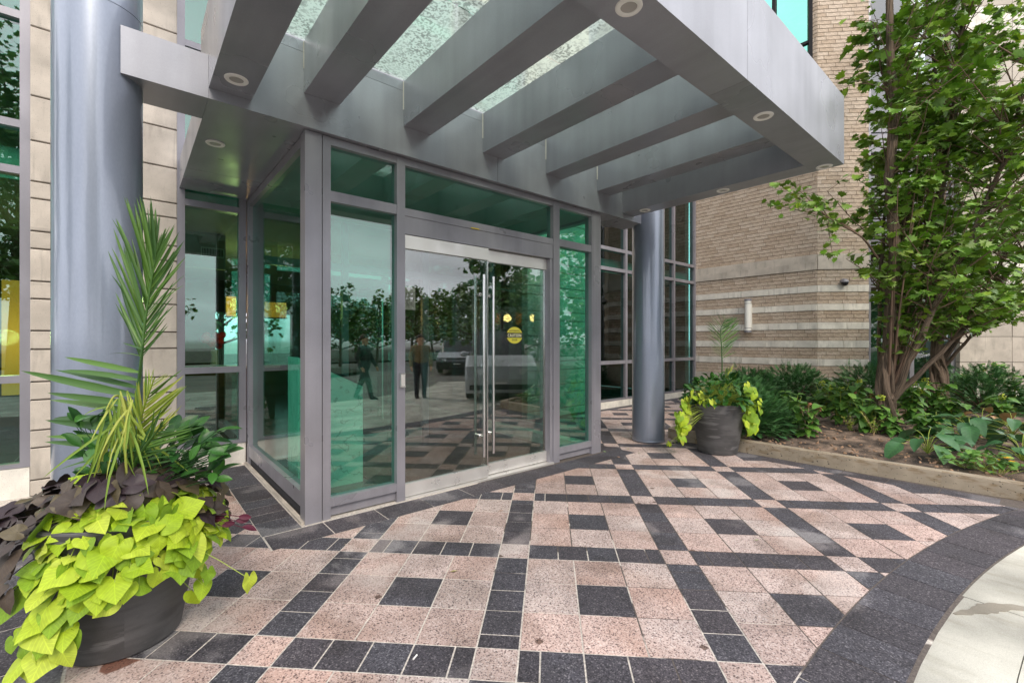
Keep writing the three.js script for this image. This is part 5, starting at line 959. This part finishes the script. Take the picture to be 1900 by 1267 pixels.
// ---- two people on the drive: bodies from joined tapered capsules
function person(label, x, z, ry, top, legs, hair, stride) {
  const t = thing('person', label, 'person', [x, -0.05, z], 'people on the drive'); t.rotation.y = ry;
  const J = { head: [0, 1.56, 0.01], chin: [0, 1.47, 0.03], neck: [0, 1.4, 0], chest: [0, 1.24, 0], waist: [0, 1.04, 0], hip: [0, 0.92, 0] };
  const bones = []; const bone = (a, b, r0, r1, k) => bones.push({ a: V(...a), b: V(...b), r0, r1, k });
  bone(J.head, J.chin, 0.1, 0.075, 'skin'); bone(J.chin, J.neck, 0.055, 0.055, 'skin'); bone([-0.1, 1.3, 0], [0.1, 1.3, 0], 0.095, 0.095, 'top'); bone(J.chest, J.waist, 0.15, 0.125, 'top'); bone([-0.04, 1.0, 0], [0.04, 1.0, 0], 0.13, 0.13, 'top'); bone([-0.06, 0.92, 0], [0.06, 0.92, 0], 0.125, 0.125, 'legs');
  for (const s of [-1, 1]) {
    const d = s * stride, kn = [s * 0.1, 0.5, d * 0.13 + 0.02], an = [s * 0.1, 0.1, d * 0.26 - 0.02], el = [s * 0.25, 1.1, -d * 0.06], wr = [s * 0.25, 0.88, 0.12 - d * 0.08];
    bone([s * 0.09, 0.88, 0], kn, 0.092, 0.06, 'legs'); bone(kn, an, 0.06, 0.042, 'legs'); bone(an, [an[0], 0.045, an[2] + 0.14], 0.045, 0.035, 'shoe');
    bone([s * 0.18, 1.33, 0], el, 0.058, 0.044, 'top'); bone(el, wr, 0.044, 0.032, 'top'); bone(wr, [wr[0], wr[1] - 0.07, wr[2] + 0.03], 0.034, 0.026, 'skin');
    for (let f = 0; f < 4; f++) bone([wr[0] - s * 0.005, wr[1] - 0.08, wr[2] + 0.005 + f * 0.02], [wr[0] - s * 0.015, wr[1] - 0.15 + Math.abs(f - 1.5) * 0.01, wr[2] + 0.03 + f * 0.02], 0.01, 0.008, 'skin'); bone([wr[0], wr[1] - 0.04, wr[2] + 0.04], [wr[0] - s * 0.03, wr[1] - 0.09, wr[2] + 0.07], 0.011, 0.009, 'skin');
  }
  bone([0, 1.53, 0.1], [0, 1.515, 0.115], 0.014, 0.016, 'skin');
  const surf = (use, grow, name, mat) => {
    const N = 92, S = 0.95, mc = new MarchingCubes(N, mat, false, false, 60000), h = N / 2; mc.isolation = 0;
    const c = V(0, 0.85, 0), p = V(), q = V();
    for (let k = 0; k < N; k++) for (let j = 0; j < N; j++) for (let i = 0; i < N; i++) {
      p.set((i - h) / h * S, (j - h) / h * S, (k - h) / h * S).add(c); let d = 9; if (Math.abs(p.x) < 0.42 && Math.abs(p.z) < 0.5) for (const b of use) { q.subVectors(b.b, b.a); const u = Math.min(1, Math.max(0, V().subVectors(p, b.a).dot(q) / q.lengthSq())), e = Math.hypot(p.x - b.a.x - q.x * u, p.y - b.a.y - q.y * u, p.z - b.a.z - q.z * u) - (b.r0 + (b.r1 - b.r0) * u) - grow; const m = Math.max(0, 0.025 - Math.abs(d - e)) / 0.025; d = Math.min(d, e) - m * m * 0.00625; }
      mc.field[i + j * N + k * N * N] = -d;
    }
    mc.update(); const n = mc.count, P = mc.positionArray.slice(0, n * 3), Nn = mc.normalArray.slice(0, n * 3); for (let i = 0; i < P.length; i += 3) { P[i] = P[i] * S; P[i + 1] = P[i + 1] * S + 0.85; P[i + 2] = P[i + 2] * S; }
    const g = new THREE.BufferGeometry(); g.setAttribute('position', new THREE.BufferAttribute(P, 3)); g.setAttribute('normal', new THREE.BufferAttribute(Nn, 3)); mesh(name, g, mat, t);
  };
  surf(bones, 0, 'body', std({ color: srgb(206, 160, 130), roughness: 0.6 }));
  surf(bones.filter((b) => b.k === 'top'), 0.014, 'jacket', std({ color: srgb(...top), roughness: 0.9 })); surf(bones.filter((b) => b.k === 'legs'), 0.012, 'trousers', std({ color: srgb(...legs), roughness: 0.9 })); surf(bones.filter((b) => b.k === 'shoe'), 0.01, 'shoes', std({ color: srgb(40, 38, 38) }));
  mesh('hair', new THREE.SphereGeometry(0.112, 20, 12, 0, 6.29, 0, 1.75).rotateX(-0.45).translate(0, 1.575, -0.005), std({ color: srgb(...hair), roughness: 0.8 }), t);
  for (const s of [-1, 1]) { mesh('eye', new THREE.SphereGeometry(0.011, 10, 8).translate(s * 0.035, 1.545, 0.102), M.darkgap, t); mesh('ear', new THREE.SphereGeometry(0.022, 10, 8).scale(0.5, 1.2, 0.8).translate(s * 0.1, 1.53, 0), std({ color: srgb(206, 160, 130) }), t); }
  mesh('mouth', new THREE.SphereGeometry(0.02, 10, 6).scale(1, 0.3, 0.4).translate(0, 1.475, 0.1), std({ color: srgb(160, 90, 84) }), t);
}
person('person in mustard top and dark jeans standing on the drive, reflected in the doors', 4.7, 6.6, 3.5, [124, 108, 74], [40, 44, 58], [40, 32, 28], 0.15);
person('person in dark coat walking on the drive, reflected beside the marble plinth', 3.5, 7.3, 2.4, [48, 44, 48], [34, 34, 38], [70, 50, 36], 1);
renderer.render(scene, camera);
